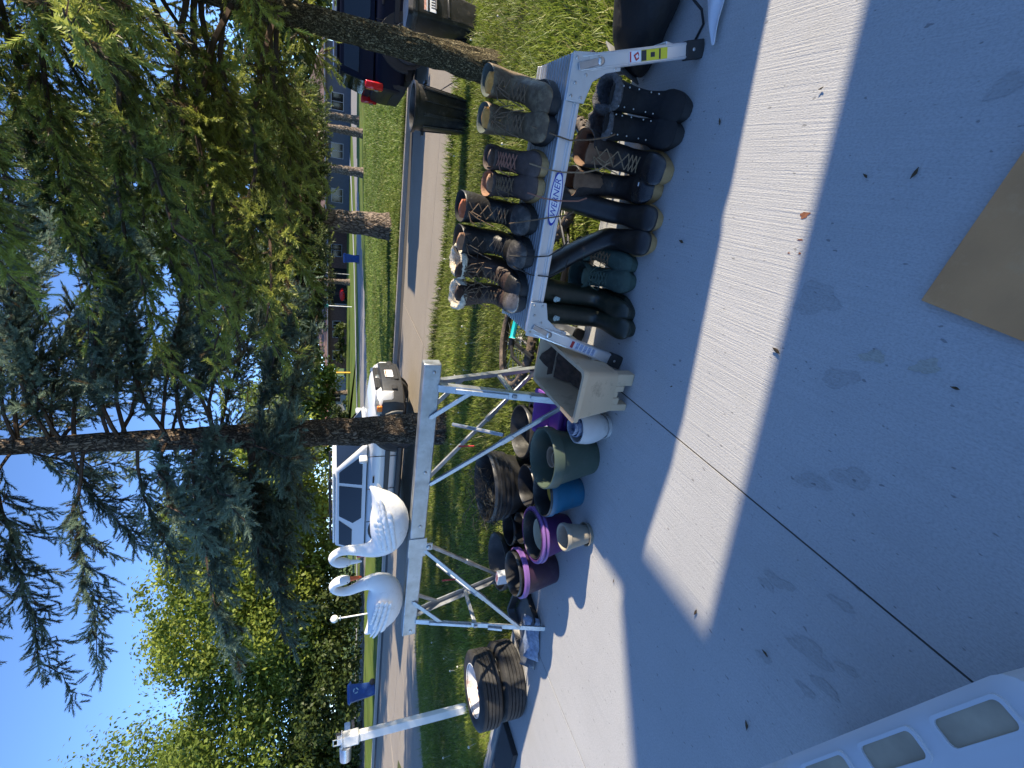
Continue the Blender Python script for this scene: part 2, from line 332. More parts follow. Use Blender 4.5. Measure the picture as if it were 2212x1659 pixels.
def leg(sx, sy):
    t = Vector((DX1 - .02 if sx > 0 else DX0 + .02, sy * .150, DZ - .03)); b = Vector((t.x + sx * .115, sy * .185, .06)); d = (b - t).normalized()
    m = MB(); m.bar(t, b, .050, .022, up=(0, 1, 0)); m.bar(t + Vector((.02 * sx, sy * .012, 0)), b + Vector((.02 * sx, sy * .012, 0)), .006, .004, up=(0, 1, 0)); m.bar(t + Vector((-.02 * sx, sy * .012, 0)), b + Vector((-.02 * sx, sy * .012, 0)), .006, .004, up=(0, 1, 0))
    lg = m.build('leg', MT['alu'], wp, bevel=.003)
    m = MB(); e = b + d * .062; m.bar(b - d * .006, Vector((e.x, e.y, .0)) + Vector((0, 0, .0)), .058, .034, up=(0, 1, 0)); m.build('foot', MT['rubber'], lg, bevel=.004)
    m = MB(); q = b + d * .02 + Vector((0, sy * .018, 0)); m.ball(q, (.006, .003, .006)); m.build('rivet', MT['steel'], lg)
    # hinge plate
    px, pz = t.x, DZ
    poly = [(-.115, .004), (.028, .004), (.034, -.03), (.058, -.175), (.008, -.185), (-.01, -.13), (-.045, -.085), (-.115, -.066)]
    m = MB(); Mx = Matrix.Translation((px, sy * .158, pz)) @ Matrix(((sx, 0, 0, 0), (0, 0, sy, 0), (0, 1, 0, 0), (0, 0, 0, 1)))
    m.prism(poly, 0, .006, M=Mx); hp = m.build('hinge_plate', MT['alu_matt'], wp, bevel=.0015)
    for (a, c) in [(-.10, -.012), (-.10, -.05), (-.06, -.02), (.012, -.012), (-.03, -.055), (.03, -.09), (.035, -.15), (.012, -.16)]:
        m = MB(); m.ball((px + sx * a, sy * .165, pz + c), (.006, .0035, .006), 8, 4); m.build('rivet', MT['steel'], hp)
    m = MB(); m.bar((px - sx * .012, sy * .169, pz - .02), (px + sx * .02, sy * .169, pz - .10), .022, .006, up=(0, 1, 0)); m.ball((px + sx * .02, sy * .171, pz - .10), (.014, .005, .014)); m.build('latch', MT['steel'], hp, bevel=.002)
    return lg, t, b
legs = {(sx, sy): leg(sx, sy) for sx in (-1, 1) for sy in (-1, 1)}
for sx in (-1, 1):
    b1, b2 = legs[(sx, -1)][2], legs[(sx, 1)][2]; m = MB(); m.bar(b1 + Vector((0, 0, .07)), b2 + Vector((0, 0, .07)), .02, .035); m.build('cross_bar', MT['alu'], wp, bevel=.002)
def leg_label(key, f0, f1, mat_, name, w=.033, off=.0125):
    lg, t, b = legs[key]; a = t.lerp(b, f0); c = t.lerp(b, f1); m = MB(); o = Vector((0, key[1] * off, 0)); m.bar(a + o, c + o, w, .0006, up=(0, 1, 0)); return m.build(name, mat_, lg)
leg_label((1, -1), .44, .55, MT['label_w'], 'label'); leg_label((1, -1), .555, .80, MT['label_y'], 'warning_label'); leg_label((1, -1), .555, .60, MT['ink'], 'label_print', .030, .0132); leg_label((1, -1), .445, .458, MT['label_r'], 'label_print', .030, .0132)
leg_label((1, -1), .64, .68, MT['ink'], 'label_print', .014, .0132); leg_label((1, -1), .72, .735, MT['ink'], 'label_print', .03, .0132)
lg, t, b = legs[(1, -1)]; q = t.lerp(b, .512); m = MB(); m.box((0, 0, 0), (.020, .0006, .020), M=Matrix.Translation(q + Vector((0, -.0132, 0))) @ rotm('Y', 45)); m.build('danger_mark', MT['label_r'], lg)
m = MB(); m.box((0, 0, 0), (.010, .0006, .010), M=Matrix.Translation(q + Vector((0, -.0139, 0))) @ rotm('Y', 45)); m.build('danger_mark', MT['label_w'], lg)
leg_label((-1, -1), .46, .80, MT['label_w'], 'label'); leg_label((-1, -1), .465, .50, MT['label_r'], 'label_print', .030, .0132)
for k in range(5): leg_label((-1, -1), .53 + k * .052, .565 + k * .052, MT['label_t'], 'label_print', .03, .0132)
# oval maker's badge on the front rail
m = MB(); n = 40; m.prism([(.098 * math.cos(2 * math.pi * k / n), .024 * math.sin(2 * math.pi * k / n)) for k in range(n)], 0, .001, M=Matrix.Translation((.035, -.1525, DZ - .027)) @ rotm('X', 90)); bd = m.build('badge', MT['label_b'], wp)
m = MB(); m.prism([(.088 * math.cos(2 * math.pi * k / n), .0205 * math.sin(2 * math.pi * k / n)) for k in range(n)], 0, .001, M=Matrix.Translation((.035, -.1532, DZ - .027)) @ rotm('X', 90)); m.build('badge_field', MT['label_w'], bd)
text_part('badge_lettering', 'WERNER', .034, MT['label_b'], bd, Matrix.Translation((.035, -.1545, DZ - .027)) @ rotm('X', 90), .0005, .25)

# ------------------------------------------------------------------ boots
def ell(pf, pb, w, n=20, sq=2.4, dz=0):
    """ring between a front/upper point and a back/lower point (y, z), half width w; boot points to -Y"""
    out = []; cy_, cz_ = (pf[0] + pb[0]) / 2, (pf[1] + pb[1]) / 2; hy, hz = (pf[0] - pb[0]) / 2, (pf[1] - pb[1]) / 2
    for k in range(n):
        a = 2 * math.pi * k / n; c_, s_ = math.cos(a), math.sin(a); e = 2 / sq
        c2 = math.copysign(abs(c_) ** e, c_); s2 = math.copysign(abs(s_) ** e, s_)
        out.append(Vector((w * s2, -(cy_ + hy * c2), cz_ + hz * c2)))
    return out
def foot_outline(L, w, grow=0, n=30):
    """sole outline; y from -heel to toe; boot points to -Y"""
    pts = []
    for k in range(n):
        a = 2 * math.pi * k / n; t = (1 - math.cos(a)) / 2             # 0 at heel .. 1 at toe
        ww = w * (.78 + .10 * math.sin(math.pi * t) + .24 * math.exp(-((t - .70) / .20) ** 2) - .12 * math.exp(-((t - .38) / .12) ** 2))
        sh = abs(math.sin(a)) ** .62
        pts.append((math.copysign(ww * sh + grow * sh, math.sin(a)), -(-.085 - grow + t * (L + 2 * grow))))
    return pts
BOOTN = dict(n=0)
def boot(name, label, loc, rz, group, H=.20, L=.30, w=.050, upper=None, sole=None, lining=None, toecap=None, laces=None, tongue=None, shaft=1.0, lean=(0, 0), pts=None, sole_h=.028, collar=None, eyelets=None, strap=None,
         loops=0, cut=0., fat=1., extra=None, wide=1.):
    t = thing(name, label, 'boot', loc, rz, group); rnd = random.Random(BOOTN['n']); BOOTN['n'] += 1
    k = L / .30; wb = w; sh = sole_h
    S = [((.045 * shaft, H), (-.085 * shaft, H + .012 - cut), wb * .98 * shaft), ((.043 * shaft, H * .84), (-.083 * shaft, H * .84), wb * .95 * shaft),
         ((.038, max(.145, H * .62)), (-.079, max(.14, H * .62)), wb * .90), ((.040, .128), (-.078, .118), wb * .88), ((.052, .116), (-.084, .066), wb * .86), ((.066, .106), (-.080, sh + .002), wb * .84),
         ((.086, .097), (-.02, sh), wb * .84), ((.112, .088), (.055, sh), wb * .90), ((.145, .080 * fat), (.125, sh), wb * 1.0), ((.175, .075 * fat), (.165, sh), wb * 1.03), ((.198, .064 * fat), (.197, sh), wb * .92), ((.211, .047), (.213, sh + .004), wb * .66), ((.215, .038), (.217, sh + .01), wb * .3)]
    S = [(((a[0]) * k if a[0] > .05 else a[0], a[1]), ((b[0]) * k if b[0] > .05 else b[0], b[1]), c) for a, b, c in S]
    rings = [ell(a, b, c * wide) for a, b, c in S]
    for i, r in enumerate(rings):                                     # slack leather
        if 0 < i < 11:
            for p in r: p += Vector((rnd.uniform(-.0016, .0016), rnd.uniform(-.0016, .0016), rnd.uniform(-.0012, .0012)))
    a, b, c = S[0]; inn = []
    for q, dz in ((.97, .004), (.88, 0), (.84, -.03), (.80, -.08)):
        r = ell(a, b, c * wide); cc = sum(r, Vector()) / len(r); inn.append([cc + (p - cc) * q + Vector((0, 0, dz)) for p in r])
    m = MB(); m.loft(rings, 0, False, True); m.loft(inn[:2] , 1, False, False); m.loft(inn[1:], 1, False, True)
    m.loft([rings[0], inn[0]], 0, False, False)
    up = m.build('upper', [upper, lining or upper], t, angle=60)
    sb = up.modifiers.new('s', 'SUBSURF'); sb.levels = 1; sb.render_levels = 1
    if lean != (0, 0):                                                 # shaft leans over the ankle
        for v_ in up.data.vertices:
            if v_.co.z > .11: q = v_.co.z - .11; v_.co.x += lean[0] * q + lean[0] * q * q * .8; v_.co.y += lean[1] * q; v_.co.z -= .18 * q * (abs(lean[0]) + abs(lean[1]))
    m = MB(); so_ = [(x * wide, y) for x, y in foot_outline(L, w, .004)]; m.prism(so_, 0.006, sh + .008); so2 = [(x * .97, y) for x, y in so_]; m.prism([p for p in so2], 0, .007)
    m.build('sole', sole, t, bevel=.003)
    if toecap:
        m = MB(); rr = [ell((a[0], a[1] + .003), (b[0], b[1]), c * 1.035 * wide) for a, b, c in S[8:]]; rr = [[p + Vector((0, -.003, 0)) for p in r] for r in rr]; m.loft(rr, 0, False, True); tc_ = m.build('toe_cap', toecap, t, angle=60); q = tc_.modifiers.new('s', 'SUBSURF'); q.levels = 1; q.render_levels = 1
    if tongue:
        m = MB(); W_ = wb * .50 * wide
        T = [(-.020, .120), (-.030 * shaft, H * .8), (-.036 * shaft, H + .02), (-.044 * shaft - .004, H + .036)]
        g = [[Vector((x * W_ * (1.25 if i >= 2 else 1), y + .012 * x * x - .004, z - .012 * x * x)) for x in (-1, -.5, 0, .5, 1)] for i, (y, z) in enumerate(T)]
        m.loft(g, 0, False, False, closed=False); to = m.build('tongue', tongue, t, angle=70); q = to.modifiers.new('t', 'SOLIDIFY'); q.thickness = .006
    if laces:
        m = MB(); lz = []; N_ = 6; W_ = wb * .50 * wide
        for i in range(N_ + 1):
            f_ = i / N_; yy = -(.108 * k - .062 * f_) if f_ < .5 else -(.077 * k - .032 * (f_ - .5) * 2); zz = .092 + .035 * f_ * 2 if f_ < .5 else .127 + (H - .127 - .012) * (f_ - .5) * 2
            lz.append((yy - .006, zz + .004))
        for i in range(N_):
            (y0, z0), (y1, z1) = lz[i], lz[i + 1]
            for s in (-1, 1): m.tube([(s * W_, y0 + .006, z0), (0, (y0 + y1) / 2 - .003, (z0 + z1) / 2 + .002), (-s * W_, y1 + .006, z1)], .0024, 5)
        yy, zz = lz[-1]
        for j in range(max(1, loops)):
            s = 1 if j % 2 else -1
            m.tube([(s * W_ * .3, yy, zz), (s * (W_ + .015), yy - .02, zz - .01 - .01 * j), (s * (W_ + .03), yy - .022, zz - .05 - .02 * j), (s * (W_ * .6), yy - .035, zz - .045), (s * W_ * .2, yy - .012, zz - .012)], .0024, 5)
            m.tube([(s * W_ * .2, yy, zz), (s * (W_ * .9), yy - .02, zz - .03), (s * (W_ + .012), yy - .03, zz - .075), (s * (W_ + .018), yy - .05, zz - .10)], .0024, 5)
        m.build('laces', laces, t, angle=60)
    if eyelets:
        for i in range(5):
            for s in (-1, 1):
                m = MB(); f_ = i / 4; yy = -(.112 - .062 * f_) * k if f_ < .6 else -(.060 - .012 * f_); zz = .098 + (H - .13) * f_ * .95 + (.02 if f_ > .3 else 0)
                m.ball((s * wb * .60 * wide, yy - .006, zz + .002), .0034, 6, 4); m.build('eyelet', eyelets, t)
    if collar:
        m = MB(); r = ell(S[0][0], S[0][1], S[0][2] * wide, 26); pts_ = [p + Vector((rnd.uniform(-.002, .002), rnd.uniform(-.002, .002), rnd.uniform(-.003, .004))) for p in r]
        n_ = len(pts_); rings2 = []
        for i, p in enumerate(pts_):
            cc = sum(pts_, Vector()) / n_; o = (p - cc); o.z = 0; o.normalize(); rr_ = .013 + rnd.uniform(-.002, .003)
            rings2.append([p + o * (rr_ * math.cos(q_)) + Vector((0, 0, rr_ * 1.3 * math.sin(q_) - .004)) for q_ in [2 * math.pi * e_ / 8 for e_ in range(8)]])
        m.loft(rings2 + [rings2[0]], 0, False, False); co = m.build('collar', collar, t, angle=180)
        if lean != (0, 0):
            for v_ in co.data.vertices: q = max(0, v_.co.z - .11); v_.co.x += lean[0] * q + lean[0] * q * q * .8; v_.co.y += lean[1] * q; v_.co.z -= .18 * q * (abs(lean[0]) + abs(lean[1]))
    if extra: extra(t, S, wide)
    return t
L_ = lambda n, c, **k: M(n, c, **{**dict(rough=.62, var=.25, vscale=18, bump=.25, bscale=90, dirt=tuple(q * 1.6 + .012 for q in c), damt=.35, dscale=22), **k})
camo = L_('muddy_tan_leather', (.085, .056, .030), dirt=(.20, .15, .085), damt=.5, dscale=26); camol = M('tan_fleece_lining', (.30, .25, .17), .9, 0, .4, 60, .4, 200); grn_lin = M('grey_green_lining', (.06, .075, .065), .85, 0, .2, 30, .2, 150)
brn = L_('brown_nubuck', (.055, .037, .03)); brnl = L_('tan_lining', (.24, .13, .075)); blk = L_('black_leather', (.010, .0095, .009), rough=.5); blkl = M('black_lining', (.02, .019, .018), .9, 0, .2, 40)
brk = L_('dark_brown_leather', (.036, .020, .014)); fleece = M('cream_fleece', (.62, .54, .40), .95, 0, .3, 70, .9, 160); duckl = M('tan_duck_lining', (.17, .10, .06), .9, 0, .25, 30, .2, 150)
gum = M('gum_sole', (.33, .21, .09), .6, 0, .2, 20, .1, 60); blks = MT['rubber']; snow = L_('black_suede', (.007, .007, .008), rough=.85, damt=.1, dirt=(.02, .02, .021)); snowf = M('grey_fleece', (.10, .10, .105), .95, 0, .4, 90, .8, 200)
rubb = M('dusty_black_rubber', (.013, .012, .012), .42, 0, .3, 12, .08, 40, dirt=(.045, .038, .033), damt=.4, dscale=10); well = M('dark_green_rubber', (.016, .02, .013), .38, 0, .25, 10, .04, 40, dirt=(.05, .05, .035), damt=.3)
gsu = L_('dusty_green_canvas', (.035, .06, .05), rough=.85); gsul = M('green_lining', (.045, .075, .062), .9, 0, .2, 40); gbr = L_('duck_boot_brown', (.014, .010, .009)); grubb = M('shiny_black_rubber', (.014, .013, .014), .28, 0, .3, 14, .05, 40, dirt=(.06, .05, .04), damt=.35)
lc_br = M('brown_lace', (.12, .075, .04), .8, 0, .4, 200); lc_bk = M('black_lace', (.02, .018, .016), .8); lc_tan = M('tan_lace', (.22, .15, .085), .8, 0, .3, 200); lc_pk = M('rust_lace', (.26, .11, .07), .8); red_t = L_('rust_red_tongue', (.30, .09, .04)); scuff = L_('scuffed_toe', (.02, .019, .018), dirt=(.12, .105, .09), damt=.45)
tan_t = L_('golden_tan_tongue', (.42, .22, .06)); shiny_toe = M('worn_steel_toe', (.30, .25, .20), .25, .6, .5, 14, dirt=(.03, .025, .02), damt=.5)
GA, GB, GC, GD = 'muddy tan boots on the platform', 'brown boots on the platform', 'black boots on the platform', 'fleece lined boots on the platform'
z0 = .482
# the toe stands about 0.215 in front of the boot's origin
boot('work_boot', 'muddy tan work boot at the right end of the platform', (.335, 1.955, z0), -16, GA, .205, .30, .054, camo, blks, grn_lin, None, lc_br, tan_t, 1.05, loops=1, fat=1.05)
boot('work_boot', 'muddy tan work boot on the platform beside the brown boots', (.215, 1.955, z0), -4, GA, .205, .30, .054, camo, blks, grn_lin, None, lc_br, tan_t, 1.05, loops=2)
boot('work_boot', 'low brown boot with rust lace next to the muddy tan boots', (.085, 1.965, z0), -3, GB, .16, .29, .050, brn, gum, brn, None, lc_pk, brn, 1.0, loops=1, sole_h=.024)
boot('work_boot', 'low brown boot with open tan lining next to the black boots', (-.010, 1.965, z0), 4, GB, .155, .29, .050, brn, gum, brnl, None, lc_br, brnl, 1.05, loops=1, sole_h=.024)
boot('work_boot', 'black boot with rust red tongue above the oval badge', (-.115, 1.985, z0), -4, GC, .25, .30, .056, blk, blks, blkl, scuff, lc_br, red_t, 1.15, loops=1, fat=1.15)
boot('work_boot', 'black boot with tan tongue edge beside the fleece lined boots', (-.240, 1.965, z0), -6, GC, .25, .30, .056, blk, blks, blkl, scuff, lc_bk, brnl, 1.15, loops=1, fat=1.15, lean=(-.05, 0))
boot('work_boot', 'dark brown fleece lined boot beside the black boots on the platform', (-.350, 1.965, z0), -14, GD, .245, .295, .052, brk, blks, fleece, blk, lc_br, brk, 1.15, collar=fleece, loops=2, lean=(.03, .10))
boot('work_boot', 'dark brown fleece lined boot at the left end of the platform', (-.462, 1.965, z0), 6, GD, .235, .295, .052, brk, blks, fleece, shiny_toe, lc_br, brk, 1.15, collar=fleece, loops=2, lean=(-.10, .12))
GS, GDk, GR, GG, GW = 'black snow boots', 'duck boots', 'tall black rubber boots', 'green canvas boots', 'dark green rubber boots'
boot('snow_boot', 'black snow boot with grey fleece nearest the platform right leg', (.372, 1.855, 0), -8, GS, .235, .29, .054, snow, blks, snowf, snow, None, snow, 1.12, collar=snowf, eyelets=MT['steel'], sole_h=.034, fat=1.1)
boot('snow_boot', 'black snow boot with grey fleece beside the duck boots', (.275, 1.865, 0), -4, GS, .235, .29, .054, snow, blks, snowf, snow, None, snow, 1.12, collar=snowf, eyelets=MT['steel'], sole_h=.034, fat=1.1, lean=(-.05, .06))
boot('duck_boot', 'brown and black duck boot with wide open tan lining', (.165, 1.885, 0), -10, GDk, .275, .31, .059, gbr, gum, duckl, grubb, lc_tan, duckl, 1.25, sole_h=.036, fat=1.2, loops=1, lean=(.06, .05))
def star(t, S, wide):
    m = MB(); m.bar((-.008, -.088, .150), (.008, -.086, .158), .002, .001); m.bar((-.008, -.087, .158), (.008, -.087, .150), .002, .001); m.build('stitched_mark', duckl, t); m = MB(); m.box((.012, -.182, .090), (.014, .003, .006)); m.build('tag', MT['label_w'], t)
boot('duck_boot', 'brown and black duck boot with a small white toe mark', (.058, 1.925, 0), 2, GDk, .285, .31, .058, gbr, gum, duckl, grubb, None, duckl, 1.15, sole_h=.036, fat=1.2, extra=star, lean=(-.04, .05))
boot('rubber_boot', 'tall black rubber boot with yellow sole beside the duck boot', (-.045, 1.855, 0), 0, GR, .38, .29, .053, rubb, gum, blkl, None, None, None, 1.0, sole_h=.022, lean=(.10, .55))
def pull(t, S, wide):
    m = MB(); m.box((-.105, -.02, .30), (.024, .05, .004), M=rotm('Y', 0)); m.build('pull_tab', gum, t)
boot('rubber_boot', 'tall black rubber boot leaning over the green canvas boots', (-.150, 1.855, 0), 4, GR, .40, .29, .053, rubb, gum, blkl, None, None, None, 1.12, sole_h=.022, lean=(-.55, .50))
boot('canvas_boot', 'dusty green canvas boot under the leaning rubber boot', (-.222, 1.925, 0), -8, GG, .17, .27, .048, gsu, gsu, gsul, None, lc_br, gsul, 1.08, sole_h=.024, loops=1)
boot('canvas_boot', 'dusty green canvas boot with trailing lace and open flap', (-.330, 1.905, 0), 6, GG, .17, .27, .050, gsu, gsu, gsul, None, gsul, gsul, 1.25, sole_h=.024, loops=2, wide=1.05)
def emblem(t, S, wide):
    m = MB(); n = 16; Mx = Matrix.Translation((0, -.053, .315)) @ rotm('X', 90)
    m.prism([(.015 * math.cos(a), .015 * math.sin(a)) for a in [math.pi * (.15 + .7 * k / 8) for k in range(9)]] + [(-.007, -.016), (.007, -.016)], 0, .003, M=Mx); m.build('emblem', M('emblem_print', (.33, .42, .42), .5, 0, .5, 150), t)
boot('rubber_boot', 'dark green rubber boot with pale emblem beside the green canvas boots', (-.425, 1.875, 0), -6, GW, .385, .29, .052, well, well, blkl, None, None, None, 1.02, sole_h=.022, extra=emblem, lean=(.03, .08))
boot('rubber_boot', 'dark green rubber boot with pale emblem nearest the platform left leg', (-.510, 1.845, 0), 2, GW, .385, .29, .052, well, well, blkl, None, None, None, 1.02, sole_h=.022, extra=emblem, lean=(.02, .08))
# long laces hanging from the platform boots over the rail
def hang(pts, mat_, label):
    m = MB(); m.tube(pts, .0028, 5); o = m.build('lace', mat_, angle=60); return tag(o, label, 'lace', 'laces hanging over the platform rail')
hang([(.20, 1.78, .565), (.185, 1.735, .50), (.175, 1.712, .44), (.19, 1.71, .36), (.21, 1.71, .29), (.225, 1.715, .26)], lc_br, 'dark lace hanging over the rail from the muddy tan boots')
hang([(.08, 1.775, .555), (.07, 1.738, .495), (.068, 1.712, .45), (.08, 1.71, .36), (.10, 1.71, .30), (.13, 1.70, .265)], lc_tan, 'tan lace hanging over the rail above the duck boots')
hang([(-.02, 1.775, .545), (-.03, 1.735, .49), (-.03, 1.712, .44), (-.02, 1.71, .36), (-.005, 1.712, .325)], lc_pk, 'rust lace hanging over the rail from the brown boots')
hang([(-.14, 1.775, .60), (-.11, 1.738, .51), (-.09, 1.712, .45), (-.075, 1.71, .39), (-.06, 1.71, .37)], lc_br, 'brown lace crossing the oval badge on the rail')
hang([(-.26, 1.775, .58), (-.25, 1.738, .50), (-.235, 1.712, .44), (-.20, 1.71, .39), (-.17, 1.71, .37)], lc_bk, 'black lace hanging over the rail left of the badge')
hang([(-.30, 1.775, .56), (-.32, 1.738, .49), (-.315, 1.712, .42), (-.28, 1.71, .36), (-.24, 1.72, .35)], lc_bk, 'black lace hanging over the rail above the leaning rubber boot')
# ------------------------------------------------------------------ galvanised sawhorse
sw = thing('sawhorse', 'galvanised steel sawhorse with folding braced legs', 'sawhorse', (-1.71, 2.0, 0))
RZ = .845
m = MB(); m.box((0, 0, RZ - .042), (1.80, .064, .084)); rl = m.build('rail', MT['galv'], sw, bevel=.006)
for x in (-.86, -.62, -.05, .3, .62, .86):
    m = MB(); m.ball((x, -.034, RZ - .05), (.008, .004, .008), 8, 4); m.build('rivet', MT['steel'], rl)
m = MB(); m.box((-.20, -.034, RZ - .045), (.13, .006, .10)); m.box((-.20, -.034, RZ - .105), (.05, .007, .05)); m.ball((-.20, -.040, RZ - .108), (.013, .006, .013)); m.build('hinge_bracket', MT['galv'], sw, bevel=.003)
def angle_iron(p0, p1, s, w=.034, name='leg', parent=sw):
    m = MB(); m.bar(p0, p1, w, .004, up=(0, s, .0)); o = Vector((w / 2 if p0[0] > 0 else -w / 2, -s * w / 2, 0)); m.bar(Vector(p0) + o, Vector(p1) + o, .004, w, up=(0, s, 0)); return m.build(name, MT['galv'], parent)
lgs = {}
for sx in (-1, 1):
    for sy in (-1, 1):
        top = Vector((sx * .78, sy * .040, RZ - .075)); bot = Vector((sx * .785, sy * .255, .0)); lg = angle_iron(top, bot, sy); lgs[(sx, sy)] = lg
        m = MB(); m.bar(top.lerp(bot, .10) + Vector((0, sy * .006, 0)), top.lerp(bot, .42) + Vector((0, sy * .006, 0)), .022, .010, up=(0, 1, 0)); m.build('leg_sleeve', MT['galv'], lg, bevel=.002)
        m = MB(); m.bar(top.lerp(bot, .55) + Vector((sx * .01, sy * .008, 0)), top.lerp(bot, .66) + Vector((sx * .014, sy * .010, 0)), .018, .012, up=(0, 1, 0)); m.build('catch', MT['galv'], lg, bevel=.002)
        a = top.lerp(bot, .80); b_ = Vector((sx * .22, sy * .028, RZ - .08)); m = MB(); m.bar(a, b_, .022, .013, up=(0, 1, 0)); br = m.build('brace', MT['galv'], sw, bevel=.002)
        m = MB(); q = a.lerp(b_, .42); m.bar(q - (b_ - a) * .03, q + (b_ - a) * .06, .027, .018, up=(0, 1, 0)); m.build('brace_sleeve', MT['galv'], br, bevel=.002)
        a2 = Vector((sx * .62, sy * .034, RZ - .05)); b2 = top.lerp(bot, .20); m = MB(); m.bar(a2, b2, .024, .008, up=(0, 1, 0)); m.build('corner_strut', MT['galv'], sw, bevel=.002)
    f, k = Vector((sx * .785, -.150, .42)), Vector((sx * .785, .150, .42)); m = MB(); m.bar(f, k, .016, .022); m.build('cross_link', MT['galv'], sw, bevel=.002)
    f, k = Vector((sx * .55, -.095, .45)), Vector((sx * .50, .095, .62)); m = MB(); m.tube([f + (f - k) * .1, k + (k - f) * .1], .010, 8); m.build('spreader', MT['galv'], sw)
    f, k = Vector((sx * .48, -.045, .62)), Vector((sx * .46, .02, .76)); m = MB(); m.tube([(sx * .46, -.055, .56), (sx * .46, -.05, .64)], .005, 6); m.build('pull_pin', M('red_paint', (.35, .02, .02), .5), sw)

# ------------------------------------------------------------------ swans
def feather(m, c, L, w, th, rot):
    m.ball((0, 0, 0), (L, th, w), 8, 6, M=Matrix.Translation(c) @ rot)
def swan(label, loc, rz, neck, dark=False):
    t = thing('swan_figure', label, 'swan figure', loc, rz, 'white swan figures on the sawhorse')
    S = [(-.232, .205, .004, .005), (-.215, .192, .022, .012), (-.175, .163, .050, .034), (-.12, .125, .078, .074), (-.05, .105, .095, .100), (.02, .100, .098, .098), (.08, .108, .085, .092), (.125, .128, .062, .076)] + neck
    rings = []
    for i, (x, z, ry, rz_) in enumerate(S):
        a = S[max(i - 1, 0)]; b = S[min(i + 1, len(S) - 1)]; d = Vector((b[0] - a[0], 0, b[1] - a[1])).normalized(); u = Vector((-d.z, 0, d.x))
        rings.append([Vector((x, 0, z)) + u * (rz_ * math.cos(q)) + Vector((0, ry * math.sin(q), 0)) for q in [2 * math.pi * k / 20 for k in range(20)]])
    for r in rings:
        for p in r: p.z = max(p.z, .002)
    m = MB(); m.loft(rings, 0, True, True); bd = m.build('body', MT['swan'], t, angle=70); q = bd.modifiers.new('s', 'SUBSURF'); q.levels = 1; q.render_levels = 1
    hx, hz = neck[-1][0], neck[-1][1]; px, pz = neck[-2][0], neck[-2][1]; d = Vector((hx - px, 0, hz - pz)).normalized()
    P0 = Vector((hx, 0, hz)) - d * .012; m = MB(); m.tube([P0, P0 + d * .02, P0 + d * .045, P0 + d * .066], [.013, .011, .009, .004], 10); bk = m.build('beak', MT['orange'] if dark else MT['swan'], t, angle=70)
    if dark:
        m = MB(); m.ball(P0 + d * .004 + Vector((.006, 0, .008)), (.012, .011, .010)); m.build('beak_knob', MT['black'], bk)
    for s in (-1, 1):
        m = MB(); m.ball(Vector((px, s * .019, pz)), .0035, 6, 4); m.build('eye', MT['black'], t)
        m = MB()
        for row, (z0_, n_, x0_, dx, L0, w0) in enumerate([(.150, 6, .070, -.026, .022, .012), (.130, 7, .072, -.027, .026, .013), (.108, 7, .066, -.029, .030, .013), (.088, 6, .050, -.032, .034, .012), (.135, 4, -.085, -.026, .042, .010), (.155, 3, -.10, -.026, .044, .009)]):
            for i in range(n_):
                x = x0_ + dx * i; f_ = (x + .22) / .32; yy = .098 * math.sqrt(max(.04, 1 - ((x + .01) / .23) ** 2)) * math.sqrt(max(.1, 1 - ((z0_ + .005 * i - .105) / .11) ** 2)) + .0005 - .0012 * (row % 4)
                feather(m, (x, s * yy, z0_ + .005 * i), L0, w0, .0048, rotm('Z', s * (6 + 10 * max(0, .5 - f_))) @ rotm('Y', 10 + 14 * (i / n_)))
        m.build('wing', MT['swan'], t, angle=70)
    t.scale = (1.08, 1.08, 1.05); return t
neckR = [(.150, .165, .043, .055), (.158, .205, .031, .038), (.150, .250, .025, .028), (.140, .295, .0225, .024), (.142, .335, .021, .022), (.158, .366, .020, .021), (.183, .380, .020, .021), (.206, .368, .022, .023), (.218, .338, .026, .027), (.221, .305, .023, .021), (.222, .285, .014, .013)]
neckL = [(.150, .160, .043, .055), (.152, .205, .031, .038), (.128, .250, .025, .028), (.108, .295, .0225, .024), (.112, .335, .021, .022), (.130, .366, .020, .021), (.155, .378, .020, .021), (.178, .366, .022, .023), (.190, .335, .026, .027), (.192, .302, .023, .021), (.193, .284, .014, .013)]
swan('white swan figure facing left with its tail towards the tree trunk', (-1.745, 2.0, RZ + .001), 180, neckR)
swan('white swan figure facing right with an orange beak', (-2.315, 2.0, RZ + .001), 0, neckL, True)

